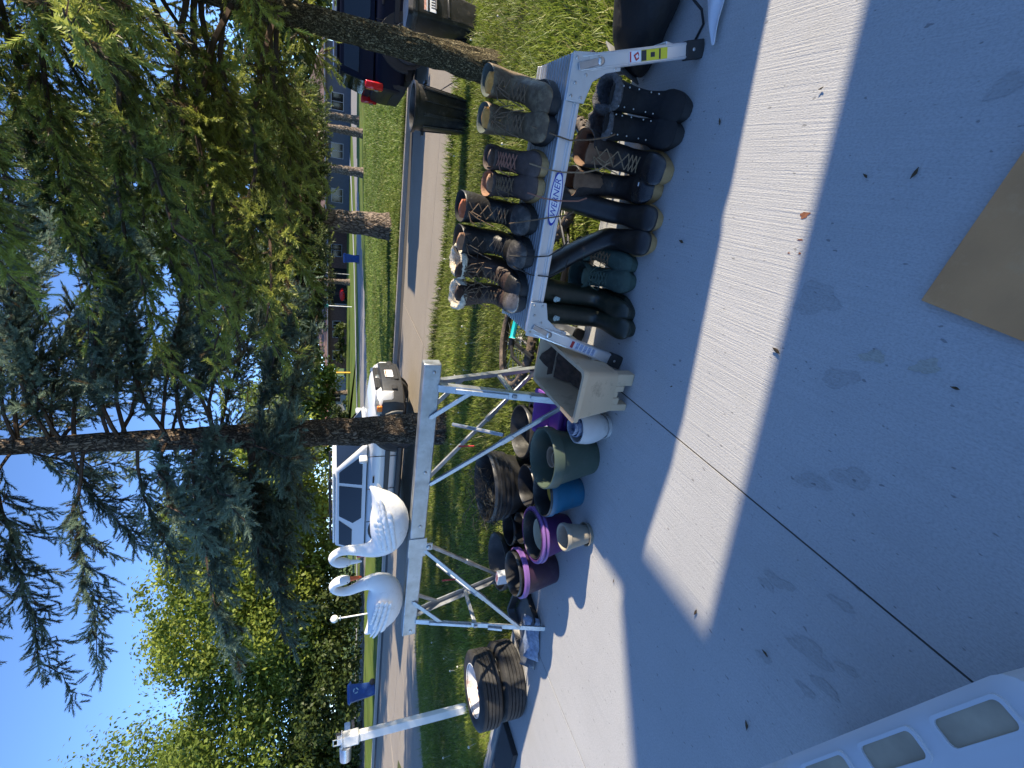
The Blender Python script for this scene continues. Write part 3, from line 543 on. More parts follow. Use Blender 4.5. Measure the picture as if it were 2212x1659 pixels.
# ------------------------------------------------------------------ pots and planters
def pot_mesh(h, rb, rt, th=.006, lip=0., liph=.03, belly=0., n=40):
    pr = [(0.001, .0), (rb * .96, 0), (rb, .006)]
    for k in range(1, 8):
        f_ = k / 8; pr.append((rb + (rt - rb) * f_ + belly * math.sin(math.pi * f_), .006 + (h - liph - .006) * f_))
    if lip: pr += [(rt - lip * .2, h - liph), (rt + lip, h - liph + .002), (rt + lip, h - .005), (rt + lip - .003, h)]
    else: pr += [(rt, h - .003), (rt - .001, h)]
    r_in = pr[-1][0] - th; pr += [(r_in, h), (r_in - .002, h - .006)]
    for k in range(7, 0, -1):
        f_ = k / 8; pr.append((rb + (rt - rb) * f_ + belly * math.sin(math.pi * f_) - th, .006 + (h - liph - .006) * f_ + th))
    pr += [(rb - th, th + .006), (.001, th + .006)]
    return pr
def pot(name, label, loc, h, rb, rt, mat_, th=.006, lip=0., liph=.03, belly=0., saucer=None, group=None, rot=None, cat='plant pot', rim_mat=None, bands=0):
    t = thing(name, label, cat, loc, 0, group)
    if rot: t.rotation_euler = [math.radians(q) for q in rot]
    z = 0
    if saucer:
        m = MB(); rs = saucer; m.lathe([(.001, 0), (rs * .85, 0), (rs, .022), (rs - .004, .022), (rs * .80, .006), (.001, .006)], 36); m.build('saucer', mat_, t, angle=40); z = .008
    m = MB(); m.lathe([(r, q + z) for r, q in pot_mesh(h, rb, rt, th, lip, liph, belly)], 44); m.build('body', mat_, t, angle=40)
    if rim_mat:
        m = MB()
        for k in range(2):
            zz = h - .012 - k * .022; m.lathe([(rt + lip - .002, zz - .009), (rt + lip + .009, zz - .006), (rt + lip + .011, zz), (rt + lip + .009, zz + .006), (rt + lip - .002, zz + .009)], 44)
        m.build('rim', rim_mat, t, angle=60)
    return t
P_ = lambda n, c, r=.45, **k: M(n, c, r, 0, **{**dict(var=.12, vscale=7, bump=.04, bscale=50, dirt=tuple(q * .55 + .05 for q in c), damt=.22, dscale=10), **k})
pg = P_('dark_green_pot', (.052, .075, .055)); pw = P_('white_ceramic', (.60, .58, .55), .35); pt = P_('teal_pot', (.012, .12, .22)); pp = P_('purple_pot', (.075, .02, .11)); pp_rim = P_('lilac_rim', (.17, .085, .27)); pb = P_('beige_pot', (.30, .27, .21), .7); pbr = P_('tan_clay', (.28, .20, .13), .8)
py = P_('yellow_plastic', (.48, .30, .03)); pdk = P_('dark_plum_pot', (.035, .016, .035)); ppk = P_('pink_rim', (.60, .17, .33))
pot('plant_pot', 'small white pot on a white foot beside the beige tub', (-.995, 1.665, 0), .160, .048, .076, pw, .006, 0, .01, .016, saucer=.062)
oct_b = M('blue_patterned_ceramic', (.16, .20, .34), .3, 0, .5, 26, .05, 60, dirt=(.55, .56, .60), damt=.6, dscale=30)
for i, (rr, z, lab) in enumerate([(.054, .115, 'blue patterned octagonal cup, outer one in the white pot'), (.044, .132, 'blue patterned octagonal cup, topmost in the white pot')]):
    m = MB(); m.lathe([(.001, 0), (rr * .75, 0), (rr, .06), (rr - .005, .06), (rr * .7, .008), (.001, .008)], 8); o = m.build('cup', oct_b, angle=20); o.location = (-.990, 1.668, z); tag(o, lab, 'cup', 'octagonal cups in the white pot')
pot('plant_pot', 'large dark green plastic pot holding tan clay pots', (-1.203, 1.735, 0), .275, .096, .142, pg, .006, .010, .055)
pot('plant_pot', 'tan clay pot standing in the dark green pot', (-1.195, 1.725, .08), .150, .036, .052, pbr, .006, cat='plant pot')
pot('plant_pot', 'narrow tan clay pot leaning in the dark green pot', (-1.175, 1.690, .10), .135, .030, .046, pbr, .005, rot=(14, 4, 0))
pot('plant_pot', 'teal blue pot between the green and purple pots', (-1.452, 1.765, 0), .205, .080, .112, pt, .005, .006, .03)
pot('plant_pot', 'thin black liner pot inside the teal pot', (-1.452, 1.765, .035), .180, .075, .112, MT['blackp'], .003, .004, .015)
m = MB(); m.lathe([(.001, 0), (.062, 0), (.070, .012), (.066, .012), (.055, .005), (.001, .005)], 36); o = m.build('saucer', py); o.location = (-1.452, 1.775, .125); o.rotation_euler = (.12, .05, 0); tag(o, 'yellow plastic saucer lying in the teal pot', 'saucer')
pot('plant_pot', 'purple pot with lilac double rim between teal and plum pots', (-1.735, 1.775, 0), .215, .092, .138, pp, .006, .004, .03, rim_mat=pp_rim)
pot('plant_pot', 'black liner pot inside the lilac rimmed pot', (-1.735, 1.775, .03), .185, .085, .128, MT['blackp'], .003)
pot('plant_pot', 'cream plastic pot lying low inside the lilac rimmed pot', (-1.735, 1.775, .05), .120, .060, .085, P_('cream_plastic', (.55, .50, .36)), .003)
pot('plant_pot', 'small beige pot on its saucer in front of the purple pot', (-1.585, 1.580, 0), .142, .046, .066, pb, .005, .004, .022, saucer=.062)
pot('plant_pot', 'dark plum pot at the left end of the pot row', (-2.055, 1.82, 0), .235, .088, .130, pdk, .005, .005, .03, rim_mat=None)
m = MB(); m.lathe([(.133, .206), (.141, .210), (.142, .232), (.133, .240)], 44); o = m.build('rim_band', pp_rim, bpy.data.objects[[q.name for q in bpy.data.objects if q.get('label', '').startswith('dark plum')][0]], angle=50)
pot('plant_pot', 'black nursery pot nested in the dark plum pot', (-2.055, 1.82, .05), .215, .082, .122, MT['blackp'], .003, .004, .015)
pot('bowl_planter', 'wide grey black bowl planter behind the plum pot', (-2.44, 2.29, -.02), .175, .125, .190, MT['blackp_old'], .007, .008, .03, cat='planter')
pot('nursery_pot', 'big weathered black nursery pot overflowing with wire', (-1.83, 2.36, -.03), .340, .165, .222, MT['blackp_old'], .006, .010, .05, cat='nursery pot')
bk_rim = [q for q in bpy.data.objects if q.get('label', '').startswith('big weathered')][0]
for k in range(4):
    m = MB(); zz = .315 - k * .034; rr = .222 - .0055 * k; m.lathe([(rr - .006, zz - .012), (rr + .013, zz - .008), (rr + .015, zz + .004), (rr + .002, zz + .012)], 44); m.build('nested_rim', MT['blackp_old'], bk_rim, angle=50)
pot('nursery_pot', 'empty black nursery pot behind the purple baskets', (-1.40, 2.32, -.02), .165, .130, .160, MT['blackp_old'], .005, .008, .03, cat='nursery pot')
pot('nursery_pot', 'black nursery pot behind the lilac rimmed pot', (-2.10, 2.24, -.02), .16, .08, .11, MT['blackp'], .004, .005, .02, cat='nursery pot')
pot('nursery_pot', 'black nursery pot between the wire pot and the lilac rimmed pot', (-1.98, 2.10, -.01), .14, .07, .095, MT['blackp'], .004, .005, .02, cat='nursery pot')
pot('nursery_pot', 'black nursery pot between the wire pot and the teal pot', (-1.62, 2.06, -.005), .17, .09, .12, MT['blackp'], .004, .006, .02, cat='nursery pot')
pot('nursery_pot', 'black nursery pot right behind the green pot', (-1.33, 2.02, -.005), .15, .085, .11, MT['blackp'], .004, .006, .02, cat='nursery pot')
pot('nursery_pot', 'small black nursery pot beside the grey black bowl planter', (-2.22, 2.02, -.005), .13, .07, .092, MT['blackp'], .004, .005, .02, cat='nursery pot')
# tangle of wire
m = MB(); r = random.Random(5)
for i in range(62):
    a = r.uniform(0, 6.28); p = Vector((-1.87 + .10 * math.cos(a), 2.33 + .10 * math.sin(a), .27)); d = Vector((r.gauss(-.25, .6), r.gauss(-.05, .6), r.uniform(.1, .7))).normalized(); pts = [p.copy()]
    for k in range(5):
        p = p + d * .055; d = (d + Vector((r.gauss(0, .45), r.gauss(0, .45), r.gauss(-.18, .3)))).normalized(); q = Vector((p.x + 1.87, p.y - 2.33, 0))
        if q.length > .24: p -= q * .3
        p.z = min(p.z, .44); pts.append(p.copy())
    m.tube(pts, .0021, 4)
o = m.build('wire_tangle', M('dark_wire', (.03, .032, .03), .5, .5, .4, 40), angle=60); tag(o, 'tangle of thin dark wire heaped in the black nursery pot', 'wire')
# dark trays, bags and baskets
def tray(name, label, cat, c, s, h, mat_, rz=0, th=.006, flare=1.12, lip=.012, group=None, tilt=0):
    t = thing(name, label, cat, c, rz, group)
    if tilt: t.rotation_euler = (math.radians(tilt), 0, math.radians(rz))
    def rect(k, z, g=0):
        x, y = s[0] / 2 * k + g, s[1] / 2 * k + g; rr = min(x, y) * .18; out = []
        for cx_, cy_, a0 in ((x - rr, y - rr, 0), (-x + rr, y - rr, 90), (-x + rr, -y + rr, 180), (x - rr, -y + rr, 270)):
            for q in range(5): a = math.radians(a0 + q * 22.5); out.append(Vector((cx_ + rr * math.cos(a), cy_ + rr * math.sin(a), z)))
        return out
    m = MB(); m.loft([rect(1, 0), rect(flare, h - .014), rect(flare, h - .012, lip), rect(flare, h, lip), rect(flare, h, -th), rect(1, th, -th)], 0, True, True); m.build('body', mat_, t, angle=40); return t, rect
tray('tray', 'flat black planting tray under the empty black nursery pot', 'tray', (-1.46, 2.24, .0), (.42, .30), .055, MT['blackp'], 8)
for k, (nm, cl, lab) in enumerate([('basket', P_('green_grey_plastic', (.09, .17, .16)), 'grey green rectangular basket, lowest of the basket stack'), ('basket', P_('deep_purple_plastic', (.10, .03, .24)), 'deep purple rectangular basket, middle of the basket stack'), ('basket', P_('violet_plastic', (.20, .07, .36)), 'violet rectangular basket, topmost of the basket stack')]):
    tb, rect = tray(nm, lab, 'basket', (-1.125, 2.0, .004 + k * .030), (.20, .27), .095, cl, 4 + k * 3, .004, 1.16, .010, 'stacked plastic baskets')
    if k == 2:
        for i in range(5):
            for s in (-1, 1):
                m = MB(); m.box((s * .113, -.10 + i * .05, .055), (.004, .022, .04), M=Matrix()); m.build('side_slot', ppk, tb)
# scraps behind the pots at the left sawhorse foot
tray('tray', 'black plastic seedling tray by the left sawhorse foot', 'tray', (-2.66, 2.00, .0), (.36, .26), .05, MT['blackp'], -12)
grey_film = M('grey_plastic_film', (.09, .10, .115), .25, 0, .3, 14, .3, 30); blue_lab = M('pale_blue_print', (.20, .25, .34), .5, 0, .35, 60)
for k, (x, y, rz, mat_, lab) in enumerate([(-2.72, 1.80, 24, grey_film, 'dark grey folded plastic bag leaning on the black seedling tray'), (-2.62, 1.775, 22, blue_lab, 'dull blue printed bag lying nearest the left sawhorse foot')]):
    m = MB(); r = random.Random(k + 3); n_ = 10; g = []
    for i in range(n_ + 1):
        g.append([Vector((-.14 + .28 * i / n_, -.02 + .03 * j + r.uniform(-.003, .003), .012 + .022 * j + .006 * math.sin(i * 1.3 + j) + r.uniform(0, .004))) for j in range(4)])
    m.loft(g, 0, False, False, closed=False); o = m.build('plastic_bag', mat_, angle=60); o.location = (x, y, .0); o.rotation_euler = (0, 0, math.radians(rz)); q = o.modifiers.new('t', 'SOLIDIFY'); q.thickness = .004; tag(o, lab, 'bag')
sd_ = thing('seed_pack', 'small picture seed box standing at the plum pot rim', 'seed box', (-2.30, 2.02, .0)); m = MB(); m.box((0, 0, .13), (.075, .05, .26)); m.build('box', M('pale_card', (.55, .58, .62), .5, 0, .1, 8), sd_, bevel=.002); m = MB(); m.box((.002, 0, .2612), (.06, .04, .001)); m.build('picture', M('red_flower_print', (.35, .05, .06), .4, 0, .9, 40, dirt=(.6, .62, .7), damt=.6, dscale=50), sd_)

# ------------------------------------------------------------------ beige stepped tub with earth in it
bt = M('beige_plastic', (.56, .42, .27), .5, 0, .08, 5, .05, 60, dirt=(.22, .15, .09), damt=.18, dscale=8); earth = M('dried_earth', (.085, .055, .038), .95, 0, .45, 30, .8, 60)
tb = thing('plastic_tub', 'open beige plastic tub with stepped base and earth inside', 'tub', (-.765, 1.745, 0))
def rr_(hx, hy, z, rr=.02, dy=0):
    out = []
    for cx_, cy_, a0 in ((hx - rr, hy - rr, 0), (-hx + rr, hy - rr, 90), (-hx + rr, -hy + rr, 180), (hx - rr, -hy + rr, 270)):
        for q in range(5): a = math.radians(a0 + q * 22.5); out.append(Vector((cx_ + rr * math.cos(a), cy_ + rr * math.sin(a) + dy, z)))
    return out
m = MB(); m.loft([rr_(.095, .19, .085), rr_(.113, .228, .262), rr_(.122, .237, .264), rr_(.122, .237, .284), rr_(.106, .221, .284), rr_(.106, .221, .262), rr_(.088, .183, .095)], 0, True, True); m.build('body', bt, tb, angle=35)
m = MB(); m.lathe([(.0, 0)], 3) if False else None
for sy in (-1, 1):
    m = MB(); m.box((.062, sy * .162, .044), (.056, .05, .086)); m.box((.020, sy * .162, .062), (.03, .049, .05)); m.box((-.008, sy * .162, .074), (.03, .048, .026)); m.box((-.072, sy * .162, .044), (.034, .05, .086)); m.box((-.040, sy * .162, .068), (.034, .049, .038)); m.build('stepped_foot', bt, tb, bevel=.004)
m = MB(); g = []; r = random.Random(3)
for i in range(12):
    g.append([Vector((-.086 + .172 * j / 8, -.06 + .24 * i / 11, .105 + .035 * (i / 11) + r.uniform(0, .016) + .05 * max(0, (i - 8) / 3))) for j in range(9)])
m.loft(g, 0, False, False, closed=False); m.build('earth', earth, tb, angle=80)
m = MB(); g = [[Vector((-.095 + .19 * j / 8, .190 + .026 * i / 5, .11 + .14 * i / 5 - .03 * math.sin(j * 1.1) * (i == 5))) for j in range(9)] for i in range(6)]; m.loft(g, 0, False, False, closed=False); m.build('earth_crust', earth, tb, angle=80)

# ------------------------------------------------------------------ two tyres lying on each other
ty = [(.0, 0)]
def tyre_prof(R=.250, w=.165, ri=.160):
    pr = [(ri, w * .10), (ri + .012, w * .05), (R * .78, .0), (R * .93, w * .06), (R * .985, w * .13)]
    z = .13
    for k in range(5):
        z1 = .13 + .74 * (k + 1) / 5 - (.035 if k < 4 else 0); pr.append((R, w * z1))
        if k < 4: pr += [(R - .010, w * z1 + .0015), (R - .010, w * (z1 + .035) - .0015), (R, w * (z1 + .035))]
    pr += [(R * .985, w * .89), (R * .93, w * .94), (R * .78, w), (ri + .012, w * .95), (ri, w * .90), (ri - .004, w * .5), (ri, w * .10)]
    return pr
rimw = M('rusty_white_wheel', (.66, .66, .64), .5, 0, .06, 6, .05, 40, dirt=(.30, .10, .03), damt=.35, dscale=9)
for k, (x, y, z, lab) in enumerate([(-3.25, 1.96, .0, 'worn car tyre lying on the concrete, lower of two'), (-3.27, 1.945, .167, 'worn car tyre on a rusty white wheel, upper of two')]):
    t = thing('car_tyre', lab, 'tyre', (x, y, z), 20 + 50 * k, 'stacked car tyres')
    m = MB(); m.lathe(tyre_prof(), 72); m.build('tread', MT['tyre'], t, angle=35)
    m = MB(); m.lathe([(.165, .132), (.172, .152), (.164, .156), (.156, .136), (.150, .082), (.137, .062), (.105, .082), (.075, .105), (.07, .095), (.045, .095), (.044, .08), (.001, .08)], 48); w_ = m.build('wheel', rimw, t, angle=40)
    for i in range(5):
        a = 2 * math.pi * i / 5; m = MB(); m.lathe([(.001, .012), (.008, .012), (.009, 0)], 6, M=Matrix.Translation((.058 * math.cos(a), .058 * math.sin(a), .095))); m.build('stud_hole', MT['rust'], w_)
# dark edging board and mat behind the tyres
m = MB(); m.box((0, 0, .02), (1.3, .24, .04)); o = m.build('doormat', M('dark_grey_mat', (.025, .027, .03), .9, 0, .3, 60, .4, 200), bevel=.006); o.location = (-4.35, 1.80, .001); tag(o, 'dark grey mat on the concrete left of the tyres', 'mat')
m = MB(); m.box((0, 0, .03), (1.5, .045, .06)); o = m.build('timber', M('grey_timber', (.22, .22, .22), .8, 0, .25, 8, .2, 40, stretch=(.4, 6, 6)), bevel=.004); o.location = (-4.35, 1.97, .0); tag(o, 'weathered grey timber lying behind the dark mat', 'timber')

# ------------------------------------------------------------------ black bag with cord and white cloth at the right
bagm = M('black_nylon', (.008, .008, .009), .7, 0, .3, 20, .5, 25); bg = thing('duffel_bag', 'slumped black bag behind the right leg of the platform', 'bag', (.74, 1.98, 0), -20)
m = MB(); rings = []; r = random.Random(9)
for i in range(13):
    x = -.26 + .56 * i / 12; f_ = math.sin(math.pi * min(1, max(0.03, (i + .3) / 12.6))) ** .45
    rings.append([Vector((x, f_ * .16 * math.cos(a) + r.uniform(-.006, .006), max(.004, .10 * f_ + f_ * .115 * math.sin(a) + r.uniform(-.008, .008)))) for a in [2 * math.pi * k / 18 for k in range(18)]])
m.loft(rings, 0, True, True); o = m.build('body', bagm, bg, angle=180); q = o.modifiers.new('s', 'SUBSURF'); q.levels = 1; q.render_levels = 1
m = MB(); m.tube([(-.24, .02, .10), (-.30, .05, .17), (-.30, .08, .23), (-.22, .10, .20)], .012, 8, flat=.4); m.build('handle', bagm, bg)
m = MB(); m.loft([[Vector((-.275 + .012 * j + .02 * i, -.06 + .05 * i, .03 + .045 * j)) for j in range(4)] for i in range(4)], 0, False, False, closed=False); o = m.build('grey_panel', M('grey_nylon', (.10, .10, .10), .7, 0, .2, 20), bg); q = o.modifiers.new('t', 'SOLIDIFY'); q.thickness = .006
m = MB(); m.tube([(.53, 1.80, .01), (.575, 1.735, .005), (.62, 1.71, .005), (.66, 1.72, .02), (.70, 1.76, .05)], .0045, 6); o = m.build('cord', MT['black'], angle=60); tag(o, 'thin black cord running from the black bag under the cloth', 'cord')
m = MB(); g = []
for i in range(9):
    f_ = i / 8; g.append([Vector((.535 + .17 * f_ + .01 * j * f_, 1.60 + (.012 + .15 * f_) * j / 6, .014 + .012 * math.sin(j * 1.2 + i * .7) * f_ + .018 * (j == 0) * f_ + .004)) for j in range(7)])
m.loft(g, 0, False, False, closed=False); o = m.build('cloth', M('white_cloth', (.72, .74, .78), .8, 0, .04, 20, .2, 200), angle=60); q = o.modifiers.new('t', 'SOLIDIFY'); q.thickness = .003; q = o.modifiers.new('s', 'SUBSURF'); q.levels = 1; q.render_levels = 1; tag(o, 'folded white cloth lying on the concrete beside the black bag', 'cloth')

# ------------------------------------------------------------------ bicycle lying on the lawn
bfr = M('bike_black', (.012, .012, .013), .3, 0, .3, 10); bgr = M('lime_green', (.30, .62, .02), .35, 0, .1, 6); teal = M('teal_grip', (.01, .42, .46), .45, 0, .1, 12); mudt = M('muddy_tyre', (.05, .04, .032), .85, 0, .5, 30, .4, 90, dirt=(.20, .15, .11), damt=.6, dscale=18)
bk = thing('bicycle', 'muddy black and lime bicycle lying on the lawn behind the platform', 'bicycle', (-.45, 2.72, -.02), 172)
bk.rotation_euler = (math.radians(6), math.radians(-3), math.radians(172))
def wheel(cx_):
    w_ = bpy.data.objects.new('wheel', None); COL.objects.link(w_); w_.parent = bk; w_.location = (cx_, 0, .09)
    m = MB(); n = 56; R, rt_ = .315, .028; rings = []
    for i in range(n):
        a = 2 * math.pi * i / n; rings.append([Vector(((R + rt_ * math.cos(b)) * math.cos(a), (R + rt_ * math.cos(b)) * math.sin(a), rt_ * math.sin(b))) for b in [2 * math.pi * k / 10 for k in range(10)]])
    m.loft(rings + [rings[0]], 0, False, False)
    for i in range(72):
        a = 2 * math.pi * i / 72
        for zz in (-.014, .014) if i % 2 else (0,): m.box((0, 0, 0), (.012, .013, .012), M=Matrix.Rotation(a, 4, 'Z') @ Matrix.Translation((R + rt_ - .003, 0, zz)))
    m.build('tyre', mudt, w_, angle=50)
    m = MB(); m.lathe([(.278, -.012), (.286, -.012), (.286, .012), (.278, .012), (.278, -.012)], 48); m.build('rim', bfr, w_)
    m = MB()
    for i in range(24):
        a = 2 * math.pi * i / 24; m.tube([(.02 * math.cos(a + .6), .02 * math.sin(a + .6), .025 * (-1) ** i), (.28 * math.cos(a), .28 * math.sin(a), 0)], .0012, 4)
    m.build('spokes', MT['steel'], w_); m = MB(); m.lathe([(.001, -.045), (.012, -.045), (.022, -.03), (.014, 0), (.022, .03), (.012, .045), (.001, .045)], 16); m.build('hub', MT['steel'], w_); return w_
wheel(.52); wheel(-.50)
zc_ = .09
m = MB(); m.tube([(.40, .50, zc_), (.36, .62, zc_)], .022, 10); m.tube([(.385, .56, zc_), (-.12, .10, zc_)], .026, 10); m.tube([(.37, .60, zc_), (-.18, .46, zc_)], .02, 10); m.tube([(-.12, .06, zc_), (-.20, .54, zc_)], .019, 10)
for s in (-.05, .05): m.tube([(-.12, .10, zc_), (-.50, 0, zc_ + s)], .011, 8); m.tube([(-.18, .46, zc_), (-.50, 0, zc_ + s)], .010, 8); m.tube([(.40, .48, zc_ + s * .8), (.45, .28, zc_ + s), (.52, 0, zc_ + s)], .014, 8)
m.build('frame', bfr, bk)
for a, b_ in (((.30, .48, zc_), (.10, .30, zc_)), ((.30, .585, zc_), (.08, .53, zc_))):
    m = MB(); m.tube([a, b_], .0285, 10); m.build('frame_sleeve', bgr, bk)
m = MB(); m.tube([(.36, .62, zc_), (.37, .66, zc_ + .02)], .02, 8); m.tube([(.37, .66, zc_ + .02), (.43, .58, zc_ + .10), (.44, .42, zc_ + .14), (.40, .33, zc_ + .14)], .011, 8); m.tube([(.43, .345, zc_ + .14), (.37, .325, zc_ + .14)], .018, 10); hb = m.build('handlebar', bfr, bk)
m = MB(); m.tube([(.365, .325, zc_ + .14), (.355, .32, zc_ + .14), (.24, .285, zc_ + .135)], [.022, .017, .017], 10); m.build('grip', teal, hb)
m = MB(); m.lathe([(.03, -.003), (.092, -.003), (.092, .003), (.03, .003)], 36, M=Matrix.Translation((-.12, .08, zc_ + .05))); m.tube([(-.12, .08, zc_ + .06), (-.02, -.06, zc_ + .07)], .010, 6); m.box((-.02, -.07, zc_ + .11), (.09, .07, .02)); m.build('crankset', MT['steel'], bk)
m = MB(); m.tube([(-.20, .54, zc_), (-.215, .62, zc_)], .014, 8); m.ball((-.22, .64, zc_), (.13, .03, .06), 12, 8); m.build('saddle', bfr, bk)
m = MB(); m.tube([(-.12, .17, zc_ + .055), (-.50, .05, zc_ + .055)], .004, 5); m.tube([(-.12, -.01, zc_ + .055), (-.50, -.05, zc_ + .055)], .004, 5); m.build('chain', MT['rust'], bk)
bk.location.z = lawn_z(0, 2.75) + .03
# ------------------------------------------------------------------ bins by the street
def rbox(hx, hy, z, rr, cx_=0, cy_=0):
    out = []
    for sx, sy, a0 in ((1, 1, 0), (-1, 1, 90), (-1, -1, 180), (1, -1, 270)):
        for q in range(5): a = math.radians(a0 + q * 22.5); out.append(Vector((cx_ + sx * (hx - rr) + rr * math.cos(a), cy_ + sy * (hy - rr) + rr * math.sin(a), z)))
    return out
def cart(label, loc, rz, h, w, mat_, group, emblem=None, lid_open=False, lab=False):
    """wheeled cart, front to -Y"""
    t = thing('wheeled_bin', label, 'bin', loc, rz, group); k = h
    m = MB(); m.loft([rbox(w * .36, w * .36, .03, .03, 0, .02), rbox(w * .38, w * .38, .25 * k, .04), rbox(w * .46, w * .47, .80 * k, .04), rbox(w * .47, w * .48, .86 * k, .04), rbox(w * .50, w * .51, .865 * k, .04), rbox(w * .50, w * .51, .90 * k, .04)], 0, True, True); b = m.build('body', mat_, t, angle=35)
    m = MB()
    if not lid_open:
        m.loft([rbox(w * .53, w * .56, .90 * k, .05), rbox(w * .53, w * .56, .93 * k, .05), rbox(w * .46, w * .48, .985 * k, .05), rbox(w * .30, w * .3, 1.0 * k, .05)], 0, True, True)
    else:
        m.box((0, w * .56, .60 * k), (w * 1.02, .03, .62 * k)); m.box((0, w * .60, .60 * k), (w * .8, .05, .45 * k))
    m.build('lid', mat_, t, angle=35)
    m = MB(); m.tube([(-w * .36, w * .62, .88 * k), (w * .36, w * .62, .88 * k)], .016, 8); m.bar((-w * .34, w * .48, .86 * k), (-w * .34, w * .63, .885 * k), .03, .04); m.bar((w * .34, w * .48, .86 * k), (w * .34, w * .63, .885 * k), .03, .04); m.build('handle', mat_, t, bevel=.004)
    m = MB(); m.tube([(-w * .25, -w * .50, .62 * k), (w * .25, -w * .50, .62 * k)], .014, 8); m.build('grab_bar', mat_, b)
    for z in (.72, .44): m = MB(); m.box((0, -w * (.44 if z > .5 else .40), z * k), (w * .62, .03, .03)); m.build('moulded_rib', mat_, b, bevel=.006)
    for s in (-1, 1): m = MB(); m.lathe([(.001, -.025), (.11, -.025), (.125, -.015), (.125, .015), (.11, .025), (.001, .025)], 24, M=Matrix.Translation((s * w * .42, w * .36, .125)) @ rotm('Y', 90)); m.build('wheel', MT['rubber'], t)
    if emblem:
        for s in (-1, 1):
            m = MB()
            for k2 in range(3):
                pts = [(.11 * math.cos(a), .11 * math.sin(a)) for a in [2.09 * k2 + .25 * q for q in range(7)]]
                m.prism(pts + [(x * .62, y * .62) for x, y in pts[::-1]], 0, .006, M=Matrix.Translation((s * w * .455, .05, .70 * h)) @ rotm('Y', 90 * s))
            m.build('recycling_mark', emblem, b)
    if lab:
        m = MB(); m.box((-w * .10, -w * .462, .70 * k), (w * .42, .004, .17 * k), M=Matrix()); lb = m.build('label', MT['label_w'], b)
        m = MB(); m.box((-w * .10, -w * .466, .765 * k), (w * .40, .004, .03 * k)); m.build('label_print', M('salmon_print', (.6, .3, .22), .5, 0, .3, 60), b)
        for i in range(4): m = MB(); m.box((-w * .20 + i * w * .07, -w * .466, .66 * k), (w * .03, .004, .05 * k)); m.build('label_print', MT['ink'], b)
    return t
em = M('pale_recycling_mark', (.30, .42, .45), .5); gbin = 'wheeled bins along the streets'
cart('blue recycling cart at the far kerb left of the swans', (-20.8, 13.45, -.43), -28, 1.15, .68, MT['blue_bin'], gbin, em)
cart('dark blue recycling cart in front of the far brown house', (-6.75, 36.65, -.50), 12, 1.12, .66, MT['blue_bin'], gbin, em)
cart('black wheeled bin with a white label beside the right tree trunk', (1.68, 6.78, lawn_z(1.7, 6.8)), 25, .86, .44, MT['blackp'], gbin, None, False, True)
t = thing('trash_can', 'open black plastic trash can on the lawn by the tree', 'trash can', (.70, 6.80, lawn_z(.7, 6.8)))
m = MB(); m.lathe([(.001, 0), (.19, 0), (.20, .02), (.262, .66), (.285, .665), (.290, .70), (.282, .705), (.255, .70), (.25, .66), (.19, .03), (.001, .03)], 44); bd = m.build('body', MT['blackp'], t, angle=40)
for s in (-1, 1): m = MB(); m.box((s * .285, 0, .56), (.04, .14, .03)); m.build('handle', MT['blackp'], t, bevel=.006)
for i in range(10):
    a = 2 * math.pi * i / 10; m = MB(); m.bar((.212 * math.cos(a), .212 * math.sin(a), .06), (.258 * math.cos(a), .258 * math.sin(a), .58), .035, .010, up=(math.cos(a), math.sin(a), 0)); m.build('moulded_rib', MT['blackp'], bd, bevel=.003)

# ------------------------------------------------------------------ mailboxes
mb = thing('mailbox_post', 'tall white post with a white mailbox behind the tyres', 'mailbox', (-5.08, 2.86, lawn_z(-5, 2.86)), 28)
m = MB(); m.box((0, 0, .55), (.075, .075, 1.10)); m.build('post', MT['white'], mb, bevel=.006)
m = MB(); m.box((.0, .0, 1.17), (.10, .11, .15)); m.build('box', MT['white'], mb, bevel=.012)
m = MB(); m.box((0, 0, 1.251), (.11, .12, .012)); m.box((0, 0, 1.275), (.06, .06, .04)); m.build('cap', MT['white'], mb, bevel=.006)
m = MB(); m.tube([(-.025, -.02, 1.29), (-.025, -.02, 1.33), (.025, -.02, 1.33), (.025, -.02, 1.29)], .007, 6); m.build('hook', MT['steel'], mb)
m = MB(); m.lathe([(.001, -.06), (.05, -.06), (.055, .06), (.001, .06)], 20, M=Matrix.Translation((-.12, -.02, 1.22)) @ rotm('Y', 90)); m.build('lamp_canister', MT['alu'], mb)
mw = thing('mailbox_post', 'weathered wooden cross post with a dark mailbox across the street', 'mailbox', (-20.9, 11.9, -.48), 20)
for a, b_, w_ in (((0, 0, 0), (.10, 0, 1.65), .11), ((-.45, 0, .95), (.55, 0, 1.02), .11)): m = MB(); m.bar(a, b_, w_, w_); m.build('timber', MT['wood'], mw, bevel=.008)
m = MB(); m.box((-.28, 0, 1.20), (.50, .20, .24)); bx_ = m.build('box', M('dark_mailbox', (.03, .032, .035), .4), mw, bevel=.03); m = MB(); m.box((-.2, -.105, 1.20), (.10, .004, .05)); m.build('plate', MT['label_w'], bx_)
m = MB(); m.box((.30, 0, 1.22), (.36, .20, .22)); m.build('newspaper_box', M('pale_plastic', (.45, .47, .50), .5), mw, bevel=.03)
lp = thing('yard_lamp', 'white globe yard lamp beyond the street behind the left swan', 'lamp', (-21.1, 17.6, -.5)); m = MB(); m.tube([(0, 0, 0), (0, 0, 1.55)], .035, 8); m.bar((-.16, 0, 1.45), (.16, 0, 1.45), .03, .03); m.build('post', MT['white'], lp); m = MB(); m.ball((0, 0, 1.72), .19, 16, 10); m.build('globe', M('opal_globe', (.8, .8, .78), .2), lp, angle=180)

